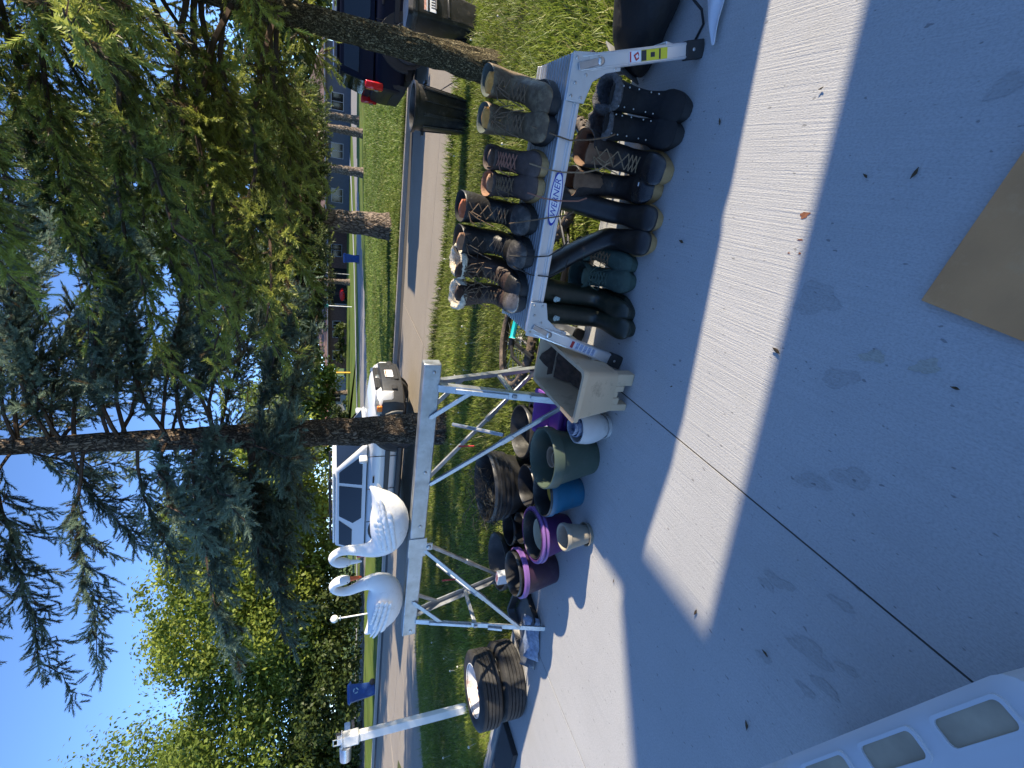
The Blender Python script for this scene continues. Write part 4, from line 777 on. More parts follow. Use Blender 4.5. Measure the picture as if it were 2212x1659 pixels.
# ------------------------------------------------------------------ vehicles
LENS = M('headlamp_lens', (.13, .14, .15), .12, 0, .5, 18, spec=.6); AMBER = M('amber_lens', (.80, .20, .02), .2); REDL = M('red_lens', (.45, .008, .012), .15, 0, .2, 8)
def suv(label, loc, rz, paint, trim, dark=False):
    t = thing('parked_suv', label, 'suv', loc, rz)
    ST = [(-2.20, .52, .80, .74), (-2.17, .42, .97, .83), (-2.05, .36, 1.02, .875), (-1.0, .34, 1.02, .90), (.55, .34, 1.01, .90), (.95, .34, 1.01, .895), (1.45, .36, .97, .88), (1.85, .40, .915, .85), (2.06, .46, .85, .80), (2.16, .50, .74, .72)]
    rings = []
    for x, zb, zt, hw_ in ST:
        zc2, hz = (zb + zt) / 2, (zt - zb) / 2
        rings.append([Vector((x, hw_ * math.copysign(abs(math.cos(a)) ** .42, math.cos(a)), zc2 + hz * math.copysign(abs(math.sin(a)) ** .40, math.sin(a)))) for a in [2 * math.pi * (k + .5) / 28 for k in range(28)]])
    m = MB(); m.loft(rings, 0, True, True); bd = m.build('body', paint, t, angle=40)
    # greenhouse
    zb, zt = 1.00, 1.62; B = [(-2.12, .80), (.98, .80)]; T = [(-1.98, .64), (.18, .62)]
    def quad(side): # bottom-front, bottom-rear, top-rear, top-front on one flank
        return [Vector((B[1][0], side * B[1][1], zb)), Vector((B[0][0], side * B[0][1], zb)), Vector((T[0][0], side * T[0][1], zt)), Vector((T[1][0], side * T[1][1], zt))]
    m = MB(); l, r = quad(1), quad(-1); m.add(l + r, [(0, 1, 2, 3), (7, 6, 5, 4), (0, 3, 7, 4), (1, 5, 6, 2), (3, 2, 6, 7)]); m.build('cabin', paint, t, bevel=.05, segs=3)
    m = MB(); m.box((-.90, 0, 1.645), (2.05, 1.20, .05)); m.build('roof', paint, t, bevel=.022)
    def win(side, pts, name='window', parent=t):
        q = quad(side); n = (q[1] - q[0]).cross(q[3] - q[0]).normalized(); n = n if n.y * side > 0 else -n
        vs_ = []
        for s_, tt in pts:
            zz = zb + (zt - zb) * tt; xx = s_; fy = .80 + (.63 - .80) * tt; vs_.append(Vector((xx, side * fy, zz)) + n * .012)
        m = MB(); k = len(vs_); m.add(vs_ + [v_ - n * .03 for v_ in vs_], [tuple(range(k))] + [(i, (i + 1) % k, k + (i + 1) % k, k + i) for i in range(k)]); return m.build(name, MT['glass'], parent, angle=None)
    for s in (-1, 1):
        win(s, [(.70, .12), (-.10, .12), (-.10, .86), (.17, .86), (.62, .22)]); win(s, [(-.20, .12), (-1.05, .12), (-1.22, .40), (-1.05, .86), (-.20, .86)]); win(s, [(-1.42, .42), (-1.98, .42), (-1.90, .86), (-1.18, .86)])
        m = MB(); m.box((.72, s * .97, 1.08), (.10, .20, .16)); m.build('mirror', paint if not dark else MT['black'], t, bevel=.03)
        for x in (-.45, .42): m = MB(); m.box((x - .30, s * .908, .86), (.17, .03, .035)); m.build('door_handle', MT['black'], t, bevel=.008)
        for x in (-1.08, -.15, .72): m = MB(); m.box((x, s * .897, .70), (.012, .012, .56)); m.build('door_gap', MT['black'], t)
        m = MB(); m.box((-.10, s * .905, .60), (1.95, .02, .10)); m.build('side_strip', trim, t, bevel=.008); m = MB(); m.box((-.10, s * .88, .36), (2.1, .10, .10)); m.build('sill', trim, t, bevel=.02)
        m = MB(); m.tube([(-1.85, s * .52, 1.71), (-.10, s * .52, 1.73)], .022, 8); [m.box((x, s * .52, 1.685), (.08, .04, .05)) for x in (-1.8, -1.0, -.2)]; m.build('roof_rail', MT['black'] if not dark else MT['steel'], t)
        for x in (-1.35, 1.32):
            m = MB(); m.lathe([(.001, 0), (.43, 0), (.445, .012), (.001, .012)], 40, M=Matrix.Translation((x, s * (.893 if s > 0 else .893), .42)) @ rotm('X', -90 * s)); m.build('wheel_well_shade', MT['black'], t)  # flat black disc stands in for the shaded hollow of the wheel well
            w_ = bpy.data.objects.new('wheel', None); COL.objects.link(w_); w_.parent = t; w_.location = (x, s * .84, .355); w_.rotation_euler = (math.radians(-90 * s), 0, 0)
            m = MB(); m.lathe([(.24, -.10), (.33, -.10), (.352, -.08), (.355, 0), (.352, .09), (.33, .115), (.24, .10)], 40); m.build('tyre', MT['rubber'], w_)
            m = MB(); m.lathe([(.001, .07), (.06, .08), (.075, .055), (.20, .06), (.235, .105), (.245, .105), (.245, .02), (.001, .02)], 40); rm_ = m.build('rim', MT['alu_matt'], w_)
            for i in range(5): m = MB(); a = 2 * math.pi * (i + .5) / 5; m.box((.15, 0, .062), (.10, .055, .02), M=Matrix.Rotation(a, 4, 'Z')); m.build('rim_gap', MT['black'], rm_)
            m = MB(); rr = []
            for q in range(17):
                a = math.radians(-8 + 196 * q / 16); rr.append([Vector((x + R_ * math.cos(a), s * yy, .42 + R_ * math.sin(a))) for R_, yy in ((.43, .90), (.50, .905), (.515, .88), (.43, .88))])
            m.loft(rr, 0, True, True); m.build('fender_flare', trim, t, angle=50)
        # lamps
        lens = LENS
        m = MB(); m.loft([[Vector((2.075 - .0, s * .50, .70)), Vector((2.045, s * .50, .84)), Vector((1.98, s * .53, .86)), Vector((2.0, s * .53, .70))], [Vector((1.98, s * .76, .70)), Vector((1.95, s * .77, .87)), Vector((1.86, s * .77, .89)), Vector((1.9, s * .76, .70))], [Vector((1.80, s * .872, .76)), Vector((1.78, s * .868, .85)), Vector((1.70, s * .868, .86)), Vector((1.72, s * .872, .76))]], 0, True, True); m.v = [(x + .035, y * 1.012, z) for x, y, z in m.v]; hl = m.build('headlight', lens, t, angle=50)
        m = MB(); m.ball((2.045, s * .62, .775), (.05, .06, .055)); m.build('bulb', MT['steel'], hl, angle=180)
        am = AMBER; m = MB(); m.box((1.86, s * .862, .80), (.13, .05, .10), M=Matrix()); m.build('indicator', am, hl, bevel=.015)
        rl_ = REDL
        m = MB(); m.box((-2.16, s * .78, .98), (.14, .17, .34)); tl = m.build('tail_light', rl_, t, bevel=.03); m = MB(); m.box((-2.215, s * .77, .93), (.06, .10, .08)); m.build('reversing_lens', lens, tl, bevel=.01)
    wf = [Vector((.955, s * y, zb + .62 * tt)) for s, y, tt in ()]
    def plate(pts, name, mat_, th=.01):
        m = MB(); n = (pts[1] - pts[0]).cross(pts[3] - pts[0]).normalized(); m.add([p + n * th for p in pts] + [p - n * .02 for p in pts], [(0, 1, 2, 3), (0, 4, 5, 1), (1, 5, 6, 2), (2, 6, 7, 3), (3, 7, 4, 0)]); return m.build(name, mat_, t, angle=None)
    plate([Vector((.92, -.70, 1.045)), Vector((.92, .70, 1.045)), Vector((.23, .57, 1.58)), Vector((.23, -.57, 1.58))], 'windscreen', MT['glass'])
    plate([Vector((-2.10, .70, 1.10)), Vector((-2.10, -.70, 1.10)), Vector((-2.0, -.58, 1.54)), Vector((-2.0, .58, 1.54))], 'rear_window', MT['glass'])
    # bumper, grille, plate
    m = MB(); rr = []
    for y, x in ((-.88, 1.72), (-.84, 1.98), (-.62, 2.16), (-.2, 2.235), (.2, 2.235), (.62, 2.16), (.84, 1.98), (.88, 1.72)): rr.append([Vector((x - .12, y, .30)), Vector((x, y, .34)), Vector((x + .035, y, .50)), Vector((x + .02, y, .73)), Vector((x - .14, y, .79))])
    m.loft(rr, 0, True, True); bp = m.build('front_bumper', trim, t, angle=40)
    for s in (-1, 1): m = MB(); m.box((2.19, s * .56, .50), (.06, .17, .11), M=Matrix()); m.build('fog_lamp_recess', MT['black'], bp, bevel=.02)
    m = MB(); m.box((2.255, 0, .47), (.03, .62, .16)); m.build('lower_intake', MT['black'], bp, bevel=.02)
    m = MB(); m.box((2.10, 0, .775), (.10, .92, .17)); gr = m.build('grille', MT['black'], t, bevel=.02)
    for i in range(3): m = MB(); m.box((2.155, 0, .725 + i * .05), (.012, .88, .014)); m.build('grille_bar', trim, gr)
    m = MB(); m.box((2.16, 0, .775), (.02, .13, .12)); m.build('badge', MT['steel'], gr, bevel=.02)
    m = MB(); m.box((2.272, -.08, .575), (.008, .31, .16)); pl = m.build('licence_plate', MT['label_w'], bp); m = MB(); m.box((2.277, -.08, .635), (.004, .28, .025)); m.build('plate_print', M('plate_red', (.55, .12, .05), .5), pl); m = MB(); m.box((2.277, -.08, .565), (.004, .22, .05)); m.build('plate_number', M('plate_number_grey', (.45, .40, .38), .5, 0, .5, 90), pl)
    m = MB(); rr = [[Vector((x - .02, y, .36)), Vector((x - .08, y, .40)), Vector((x - .08, y, .60)), Vector((x, y, .64))] for y, x in ((-.86, -2.06), (-.6, -2.13), (.6, -2.13), (.86, -2.06))]; m.loft(rr, 0, True, True); m.build('rear_bumper', trim, t, angle=40)
    m = MB(); m.box((0, 0, .32), (3.9, 1.5, .12)); m.build('underbody', MT['black'], t)
    return t
wpaint = M('white_car_paint', (.62, .63, .64), .25, 0, .02, 3, coat=.6, rvar=.04); gtrim = M('grey_car_trim', (.026, .027, .029), .45, 0, .1, 20, .05, 120)
s1 = suv('white suv with grey bumper parked on the street behind the sawhorse', (-6.55, 9.85, -.5), -3, wpaint, gtrim)
dpaint = M('dark_navy_car_paint', (.006, .008, .018), .4, 0, .1, 3, coat=0, rvar=.04, spec=.08)
s1.scale = (1.04, 1.04, 1.06)
s2 = suv('dark navy suv behind the right tree trunk', (3.45, 12.0, -.48), 4, dpaint, MT['black'], True)

# ------------------------------------------------------------------ houses across
brick_br = M('brown_brick', (.13, .07, .05), .85, 0, .3, 5, .2, 30); roof_br = M('dusty_brown_roof', (.20, .125, .10), .9, 0, .2, 3, .2, 20); greysid = M('blue_grey_siding', (.075, .085, .105), .7, 0, .1, 3); roof_red = M('brick_red_roof', (.23, .10, .075), .9, 0, .2, 3); dark_in = M('dark_interior', (.012, .011, .010), .9); palew = M('pale_trim', (.35, .35, .35), .5)
def house(label, loc, rz, W, D, eave, ridge, wall, roof, wins, garage=None, over=.5):
    t = thing('house', label, 'house', loc, rz)
    m = MB(); m.box((0, D / 2, eave / 2), (W, D, eave)); m.build('wall', wall, t)
    m = MB(); hx = W / 2 + over; y0, y1 = -over, D + over; rl = max(0, W / 2 - D * .45)
    m.add([(-hx, y0, eave), (hx, y0, eave), (hx, y1, eave), (-hx, y1, eave), (-hx, y0, eave + .16), (hx, y0, eave + .16), (hx, y1, eave + .16), (-hx, y1, eave + .16), (-rl, D / 2, ridge), (rl, D / 2, ridge)],
          [(3, 2, 1, 0), (0, 1, 5, 4), (1, 2, 6, 5), (2, 3, 7, 6), (3, 0, 4, 7), (4, 5, 9, 8), (6, 7, 8, 9), (5, 6, 9), (7, 4, 8)]); r = m.build('roof', roof, t, angle=10)
    m = MB(); m.box((0, y0 - .05, eave + .10), (2 * hx, .10, .12)); m.build('gutter', palew, r)
    for (x, z, w_, h_) in wins:
        m = MB(); m.box((x, -.03, z), (w_ + .16, .08, h_ + .16)); f = m.build('window', palew, t); m = MB(); m.box((x, -.08, z), (w_, .03, h_)); m.build('pane', MT['glass'], f); m = MB(); m.box((x, -.10, z), (.05, .03, h_)); m.build('mullion', palew, f)
    if garage:
        x, w_, h_ = garage; m = MB(); m.box((x, -.02, h_ / 2), (w_ + .3, .06, h_ + .15)); g = m.build('garage_opening', palew, t); m = MB(); m.box((x, -.06, h_ / 2), (w_, .04, h_)); m.build('garage_interior', dark_in, g)
    return t
house('low brown house with an open garage and dusty brown roof', (-21.5, 72, -.5), 12, 17, 9, 2.55, 4.3, brick_br, roof_br, [(-6.4, 1.35, 1.3, 1.1), (-3.2, 1.4, .9, 1.0), (-1.7, 1.4, .9, 1.0)], (4.0, 5.2, 2.25))
rc = MB(); rings = []
for x, zb, zt, hw_ in [(-.8, .35, .6, .5), (-.7, .3, 1.0, .75), (.4, .3, 1.05, .8), (.9, .3, .95, .78), (1.0, .35, .7, .7)]:
    rings.append([Vector((hw_ * math.cos(a), x, (zb + zt) / 2 + (zt - zb) / 2 * math.sin(a))) for a in [2 * math.pi * (k + .5) / 16 for k in range(16)]])
rt = thing('riding_mower', 'small red machine in front of the open garage', 'machine', (-18.1, 69.8, -.5)); rc.loft(rings, 0, True, True); rc.build('body', M('red_enamel', (.6, .015, .02), .3), rt, angle=60); m = MB(); m.box((0, .5, 1.3), (.5, .1, .7)); m.build('seat', MT['black'], rt, bevel=.05)
for sx in (-1, 1):
    for sy in (-.5, .6): m = MB(); m.lathe([(.001, -.1), (.28, -.1), (.3, 0), (.28, .1), (.001, .1)], 20, M=Matrix.Translation((sx * .6, sy, .3)) @ rotm('Y', 90)); m.build('wheel', MT['rubber'], rt)
house('house with a red roof and pale wall seen over the white suv', (-37.5, 70, -.5), 20, 11, 8, 2.5, 4.6, palew, roof_red, [(-2.5, 1.4, 1.4, 1.2), (2.5, 1.4, 1.2, 1.1)])
house('blue grey house behind the right hand trunks', (1.5, 64, -.5), -6, 19, 9, 2.6, 4.4, greysid, roof_br, [(-6, 1.4, 1.5, 1.2), (-1, 1.4, 1.5, 1.2), (4, 1.4, 1.6, 1.2)])
house('brown house wing right of the open garage', (-9.6, 74, -.5), 10, 11, 8, 2.5, 4.2, brick_br, roof_br, [(-3.0, 1.4, 1.6, 1.3), (2.2, 1.4, 1.4, 1.1)])
def pole(name, label, cat, loc, h, r, mat_, extra=None):
    t = thing(name, label, cat, loc); m = MB(); m.tube([(0, 0, 0), (0, 0, h)], r, 8); m.build('post', mat_, t)
    if extra: extra(t, h)
    return t
pole('marker_post', 'yellow marker post on the far lawn before the brown house', 'post', (-22.6, 52, -.5), 1.5, .10, M('yellow_paint', (.75, .38, .02), .5))
pole('sign_post', 'thin white sign post near the open garage', 'sign', (-14.2, 50, -.5), 2.6, .04, MT['white'], lambda t, h: (lambda m: (m.box((0, -.05, h - .12), (.30, .03, .42)), m.build('plate', M('green_sign', (.05, .35, .28), .5), t)))(MB()))
pole('flag_pole', 'slim grey pole at the corner of the brown garage house', 'pole', (-13.0, 60, -.5), 4.0, .05, palew)
pole('utility_pole', 'grey utility pole above the windscreen of the white suv', 'pole', (-31.0, 55, -.5), 5.2, .13, M('grey_pole', (.22, .24, .24), .8), lambda t, h: (lambda m: (m.box((0, -.1, h - .5), (.55, .25, .9)), m.build('transformer', M('grey_can', (.25, .28, .28), .6), t)))(MB()))

# ------------------------------------------------------------------ things around the camera
ck = thing('storage_crate', 'white plastic crate with a row of beige slots, bottom left corner', 'crate', (-.93, .115, 0), -17)
wpl = M('white_plastic', (.56, .57, .58), .4, 0, .04, 5, .03, 60, dirt=(.5, .48, .42), damt=.15); slotm = M('beige_slot_liner', (.36, .30, .21), .7, 0, .2, 14)
m = MB(); hx, hy, hz = .36, .16, .30
m.loft([rbox(hx * .93, hy * .92, 0, .03), rbox(hx, hy, hz - .03, .04), rbox(hx + .002, hy + .002, hz - .012, .04), rbox(hx - .012, hy - .012, hz, .04), rbox(hx - .03, hy - .03, hz, .035)], 0, True, True); bd = m.build('body', wpl, ck, angle=40)
for i in range(4):
    x = -.255 + i * .17
    m = MB(); m.loft([rbox(.066, .026, hz - .001, .012, x, .118), rbox(.066, .026, hz + .006, .012, x, .118), rbox(.060, .020, hz + .006, .010, x, .118), rbox(.060, .020, hz + .0012, .010, x, .118)], 0, False, False); sl = m.build('slot_frame', wpl, ck, angle=40)
    m = MB(); m.loft([rbox(.0605, .0205, hz + .0005, .010, x, .118), rbox(.0605, .0205, hz + .0018, .010, x, .118)], 0, True, True); m.build('slot', slotm, sl, angle=40)
bdm = M('brown_hardboard', (.60, .29, .11), .6, 0, .15, 5, .08, 120, dirt=(.66, .36, .16), damt=.2, dscale=14)
bo = MB(); bo.box((0, 0, .006), (.60, .50, .012)); o = bo.build('hardboard_sheet', bdm, bevel=.002); o.location = (.165, .365, .002); o.rotation_euler = (0, 0, math.radians(-8)); tag(o, 'brown hardboard sheet lying on the concrete at the bottom right', 'board')
dr = thing('shade_dresser', 'tall dark wooden dresser added out of view at the right to cast shade', 'shade_dresser', (2.35, 1.965, 0)); m = MB(); m.box((0, 0, .72), (.70, .44, 1.44)); m.build('carcass', MT['wood'], dr, bevel=.01)  # unseen piece added to throw the shadow band across the pad
for i in range(4): m = MB(); m.box((0, -.225, .22 + i * .33), (.62, .02, .29)); d_ = m.build('drawer', MT['wood'], dr, bevel=.006); m = MB(); m.ball((0, -.25, .22 + i * .33), .018); m.build('knob', MT['steel'], d_)
# leaves and twigs on the concrete
lf = M('dry_leaf', (.10, .065, .03), .8, 0, .3, 40); r = random.Random(21)
base = None
for i, (x, y) in enumerate([(.15, .90), (.16, .79), (-.25, .52), (-1.31, .86), (-1.18, .60), (-.62, 1.32), (.30, 1.48), (-.10, 1.50), (-1.62, 1.30), (-.33, .95), (-1.45, .55), (.36, 1.12)]):
    L2 = r.uniform(.007, .016); m = MB(); n = 8; m.loft([[Vector((L2 * (k / 4 - 1), s * L2 * .35 * math.sin(math.pi * k / 8), .0015 + .003 * abs(k / 4 - 1) + .002 * abs(s))) for s in (-1, 0, 1)] for k in range(9)], 0, False, False, closed=False)
    o = m.build('leaf_scrap', lf, angle=60); q = o.modifiers.new('t', 'SOLIDIFY'); q.thickness = .0012; o.location = (x, y, .001); o.rotation_euler = (0, 0, r.uniform(0, 6)); tag(o, 'tiny dry leaf scrap lying on the open concrete', 'leaf', 'leaf scraps on the concrete')
# ------------------------------------------------------------------ conifers
MT['needle'] = leafmat('spruce_needles', .40, .5); MT['leaf'] = leafmat('broad_leaf', .45, .5); MT['twig'] = M('twig', (.085, .06, .045), .9, 0, .3, 20, spec=.1)
def frames(d, rnd):
    """orthonormal frames (n,3,3) with first axis d, random roll"""
    d = d / np.linalg.norm(d, axis=1, keepdims=True); r = rnd.normal(size=d.shape); u = r - d * (r * d).sum(1, keepdims=True); u /= np.linalg.norm(u, axis=1, keepdims=True); w = np.cross(d, u); return np.stack([d, u, w], 1)
def sprig_template(n, seed, w=.075, rad=.21):
    r = np.random.default_rng(seed); V_ = []
    for i in range(n):
        t0 = .02 + .80 * (i + r.uniform(0, .6)) / n; a = 2.4 * i + r.uniform(-.3, .3); o = np.array([0, math.cos(a), math.sin(a)]); s_ = np.array([0, -math.sin(a), math.cos(a)])
        tip = np.array([t0 + .20, 0, 0]) + o * (rad + .3 * rad * r.uniform(-1, 1)) * (1.0 if t0 < .6 else .7); b = np.array([t0, 0, 0])
        V_ += [b + s_ * w + np.array([.03, 0, 0]), b - s_ * w - np.array([.03, 0, 0]), tip]
    return np.array(V_)
SPR = [sprig_template(26, k, .030, .150) for k in range(4)]; SPR_FAR = [sprig_template(11, k + 9, .07, .2) for k in range(4)]
def sprigs(P, D, L, C, rnd, tmpl=None):
    """triangles for sprigs at P, direction D, length L, colour C"""
    vs_, ts = [], []
    for k, tp in enumerate(tmpl or SPR):
        idx = np.arange(k, len(P), len(tmpl or SPR))
        if not len(idx): continue
        Fm = frames(D[idx], rnd) * L[idx][:, None, None]; v = np.einsum('vk,nkj->nvj', tp, Fm) + P[idx][:, None, :]
        vs_.append(v.reshape(-1, 3)); ts.append(np.repeat(C[idx] * rnd.uniform(.85, 1.15, (len(idx), 1)), len(tp) // 3, 0))
    v = np.concatenate(vs_); return v, np.arange(len(v)).reshape(-1, 3), np.concatenate(ts)
def limb(m, pts, r0, r1, n=6):
    k = len(pts); m.tube(pts, [r0 + (r1 - r0) * i / (k - 1) for i in range(k)], n)
def trunk_mesh(name, path, radii, mat_, parent, seed, n=28, rough=.06, flare=True, per=5):
    """bark with scaly plates: displaced tube, real relief"""
    r = np.random.default_rng(seed); path = [Vector(p) for p in path]; rings = []; steps = []
    for i in range(len(path) - 1):
        for k in range(per): steps.append((path[i].lerp(path[i + 1], k / per), radii[i] + (radii[i + 1] - radii[i]) * k / per))
    steps.append((path[-1], radii[-1])); H_ = len(steps); nz = r.normal(size=(H_, n)); 
    for i, (p, R) in enumerate(steps):
        ring = []
        for k in range(n):
            a = 2 * math.pi * k / n + .12 * math.sin(i * .9); fl = 1 + (.35 * math.exp(-i / 2.2) * (1 + .35 * math.sin(3 * a)) if flare else 0)
            ring.append(p + Vector((math.cos(a), math.sin(a), 0)) * R * fl * (1 + rough * nz[i, k]))
        rings.append(ring)
    m = MB(); m.loft(rings, 0, True, True); return m.build(name, mat_, parent, angle=25)
def bark_mat(name, c0, c1, scale):
    m = bpy.data.materials.new(name); m.use_nodes = True; N = m.node_tree.nodes; L = m.node_tree.links; b = N['Principled BSDF']
    tc = N.new('ShaderNodeTexCoord'); mp = N.new('ShaderNodeMapping'); mp.inputs['Scale'].default_value = (1, 1, .5); L.new(tc.outputs['Object'], mp.inputs[0])
    ns = N.new('ShaderNodeTexNoise'); ns.inputs['Scale'].default_value = scale * .8; ns.inputs['Detail'].default_value = 5; L.new(mp.outputs[0], ns.inputs[0])
    ad = N.new('ShaderNodeMix'); ad.data_type = 'RGBA'; ad.blend_type = 'ADD'; ad.inputs[0].default_value = .12; L.new(mp.outputs[0], ad.inputs[6]); L.new(ns.outputs['Color'], ad.inputs[7])
    vo = N.new('ShaderNodeTexVoronoi'); vo.feature = 'DISTANCE_TO_EDGE'; vo.inputs['Scale'].default_value = scale; L.new(ad.outputs[2], vo.inputs[0])
    mr = N.new('ShaderNodeMapRange'); mr.inputs[1].default_value = 0; mr.inputs[2].default_value = .22; L.new(vo.outputs[0], mr.inputs[0])
    mx = N.new('ShaderNodeMix'); mx.data_type = 'RGBA'; mx.inputs[6].default_value = (*c0, 1); mx.inputs[7].default_value = (*c1, 1); L.new(mr.outputs[0], mx.inputs[0])
    m2 = N.new('ShaderNodeMix'); m2.data_type = 'RGBA'; m2.blend_type = 'MULTIPLY'; m2.inputs[0].default_value = .8; L.new(mx.outputs[2], m2.inputs[6]); rr = N.new('ShaderNodeMapRange'); rr.inputs[1].default_value = .3; rr.inputs[2].default_value = .7; rr.inputs[3].default_value = .55; rr.inputs[4].default_value = 1.3; L.new(ns.outputs[0], rr.inputs[0]); L.new(rr.outputs[0], m2.inputs[7])
    L.new(m2.outputs[2], b.inputs['Base Color']); b.inputs['Roughness'].default_value = .95; b.inputs['Specular IOR Level'].default_value = .15
    h = N.new('ShaderNodeMath'); h.operation = 'ADD'; L.new(mr.outputs[0], h.inputs[0]); L.new(ns.outputs[0], h.inputs[1])
    bu = N.new('ShaderNodeBump'); bu.inputs['Strength'].default_value = 1; bu.inputs['Distance'].default_value = .018; L.new(h.outputs[0], bu.inputs['Height']); L.new(bu.outputs[0], b.inputs['Normal']); return m
MT['bark'] = bark_mat('scaly_spruce_bark', (.045, .033, .026), (.20, .155, .115), 26)
MT['bark_g'] = bark_mat('lichen_bark', (.05, .042, .028), (.22, .185, .11), 40)
MT['bark_far'] = bark_mat('far_bark_plates', (.06, .048, .04), (.24, .19, .155), 12)

def spruce(label, base, H, R0, z_low, spec, colA, colB, seed, tilt=(0, 0), bark='bark', dens=1.0, twig_len=.62, name='spruce_tree', extra=None, sprig=(.11, .18), fine_top=6.0, Lfun=None, keep=None, zmin=0., tmpl=None):
    rnd = np.random.default_rng(seed); t = thing(name, label, 'tree', base)
    path = [(tilt[0] * q, tilt[1] * q, q * 1.0) for q in np.linspace(-.12, H, 14)]; rad = [R0 * (1 - .93 * (i / 13)) + .01 for i in range(14)]
    trunk_mesh('trunk', path, rad, MT[bark], t, seed, n=30)
    B = []                                                             # branches: start z, azimuth, length, rise, droop
    z = z_low
    while z < H - .4:
        n = spec['n'] if z < fine_top else max(3, spec['n'] - 2)
        a0 = rnd.uniform(0, 6.28)
        for i in range(n):
            Lb = (Lfun(z) if Lfun else (spec['L'] * (1 - z / H) ** .75)) * rnd.uniform(.72, 1.1)
            e = (z + rnd.uniform(-.12, .12), a0 + 2 * math.pi * i / n + rnd.uniform(-.35, .35), Lb, rnd.uniform(*spec['rise']), rnd.uniform(*spec['droop']))
            if keep is None or keep(e, rnd): B.append(e)
        z += spec['dz'] * (1 if z < fine_top else 1.5) * rnd.uniform(.8, 1.2)
    for e in (extra or []): B.append(e)
    limbs = MB(); P, D, L2, C = [], [], [], []; tw = []
    colA, colB = np.array(colA), np.array(colB)
    for (zb, az, Lb, rise, droop) in B:
        fine = zb < fine_top; o = np.array([math.cos(az), math.sin(az), 0]); side = np.array([-math.sin(az), math.cos(az), 0]); x0 = np.array([tilt[0] * zb, tilt[1] * zb, zb])
        K = 12; pts = []
        wob = rnd.normal(0, .02, (K + 1, 3)) * Lb
        for k in range(K + 1):
            s_ = k / K; q = x0 + o * (Lb * s_) + np.array([0, 0, Lb * (rise * s_ - droop * s_ ** 2 + .22 * droop * s_ ** 4)]) + wob[k] * s_; pts.append(q)
        pts = np.array(pts); lk = [Vector(q) for q in pts if q[2] > zmin]
        if len(lk) > 2: limb(limbs, lk, .008 + .006 * Lb, .003, 5)
        step = (.058 if fine else .16) / dens; ns = int(Lb / step)
        tone = rnd.uniform(.75, 1.2); mixv = rnd.uniform(0, 1)
        for j in range(ns):
            s_ = .14 + .86 * (j + rnd.uniform(0, 1)) / ns
            if s_ < .25 and rnd.random() < .5: continue
            f = s_ * K; i0 = min(K - 1, int(f)); q = pts[i0] + (pts[i0 + 1] - pts[i0]) * (f - i0); tan = pts[i0 + 1] - pts[i0]; tan /= np.linalg.norm(tan)
            sg = 1 if j % 2 else -1; Lt = twig_len * (1.05 - s_) ** .6 * rnd.uniform(.45, 1.05) * min(1, Lb / 1.6)
            dvec = tan * rnd.uniform(.55, .9) + side * sg * rnd.uniform(.35, .95) + np.array([0, 0, rnd.uniform(-.55, .12)]); dvec /= np.linalg.norm(dvec)
            nt = max(2, int(Lt / (.031 if fine else .09))); end = q + dvec * Lt + np.array([0, 0, -.18 * Lt])
            tw.append((q, q + dvec * Lt * .5 + np.array([0, 0, -.03 * Lt]), end))
            u = (np.arange(nt) + rnd.uniform(.2, 1, nt)) / nt; pp_ = q + dvec * (Lt * u)[:, None]; pp_[:, 2] -= .18 * Lt * u ** 2
            for e in range(nt):
                dd = dvec + rnd.normal(0, .42, 3) + np.array([0, 0, .05]); P.append(pp_[e]); D.append(dd); L2.append(rnd.uniform(*sprig) * (1 if fine else 1.9))
                new = (u[e] > .55 or s_ > .8); c = colA + (colB - colA) * (np.clip((.88 if new else .30) + rnd.normal(0, .2), 0, 1)); C.append(c * tone)
                if rnd.random() < .07: C[-1] = np.array([.095, .07, .038])
    P, D, L2, C = np.array(P), np.array(D), np.array(L2), np.array(C); kk = P[:, 2] > zmin + rnd.normal(0, .10, len(P)); v, f, c = sprigs(P[kk], D[kk], L2[kk], C[kk], rnd, tmpl); tw = [q for q in tw if q[2][2] > zmin]
    # thin twigs as triangles
    tv = []
    for a, b_, e in tw:
        r_ = rnd.normal(size=3); r_ = r_ / np.linalg.norm(r_) * .0035
        tv += [a + r_, a - r_, e]
        r_ = np.cross(r_, e - a); r_ = r_ / (np.linalg.norm(r_) + 1e-9) * .0035; tv += [a + r_, a - r_, e]
    tv = np.array(tv); n0 = len(v); f = np.concatenate([f, np.arange(len(tv)).reshape(-1, 3) + n0]); v = np.concatenate([v, tv]); c = np.concatenate([c, np.tile([.07, .05, .038], (len(tv) // 3, 1))])
    limbs.build('branches', MT['twig'], t, angle=60)['kind'] = 'stuff'
    o = np_mesh('crown', v, f, MT['needle'], c, t); return t, len(f)
CNT = []
GA_, GB_ = (.085, .105, .025), (.36, .40, .085)          # fresh green of the right tree
BA_, BB_ = (.060, .085, .060), (.20, .275, .20)          # bluish green of the middle tree
tR, n = spruce('big green spruce close on the right with lichen covered trunk', (1.0, 5.20, lawn_z(1, 5.2)), 6.6, .122, 1.95, dict(n=7, dz=.30, L=3.3, rise=(-.05, .30), droop=(.22, .50)), GA_, GB_, 3, tilt=(.018, .03), bark='bark_g', dens=1.0, fine_top=4.9, Lfun=lambda z: 3.0 * max(.14, 1 - max(0, z - 3.4) / 4.2), zmin=1.62); CNT.append(n)
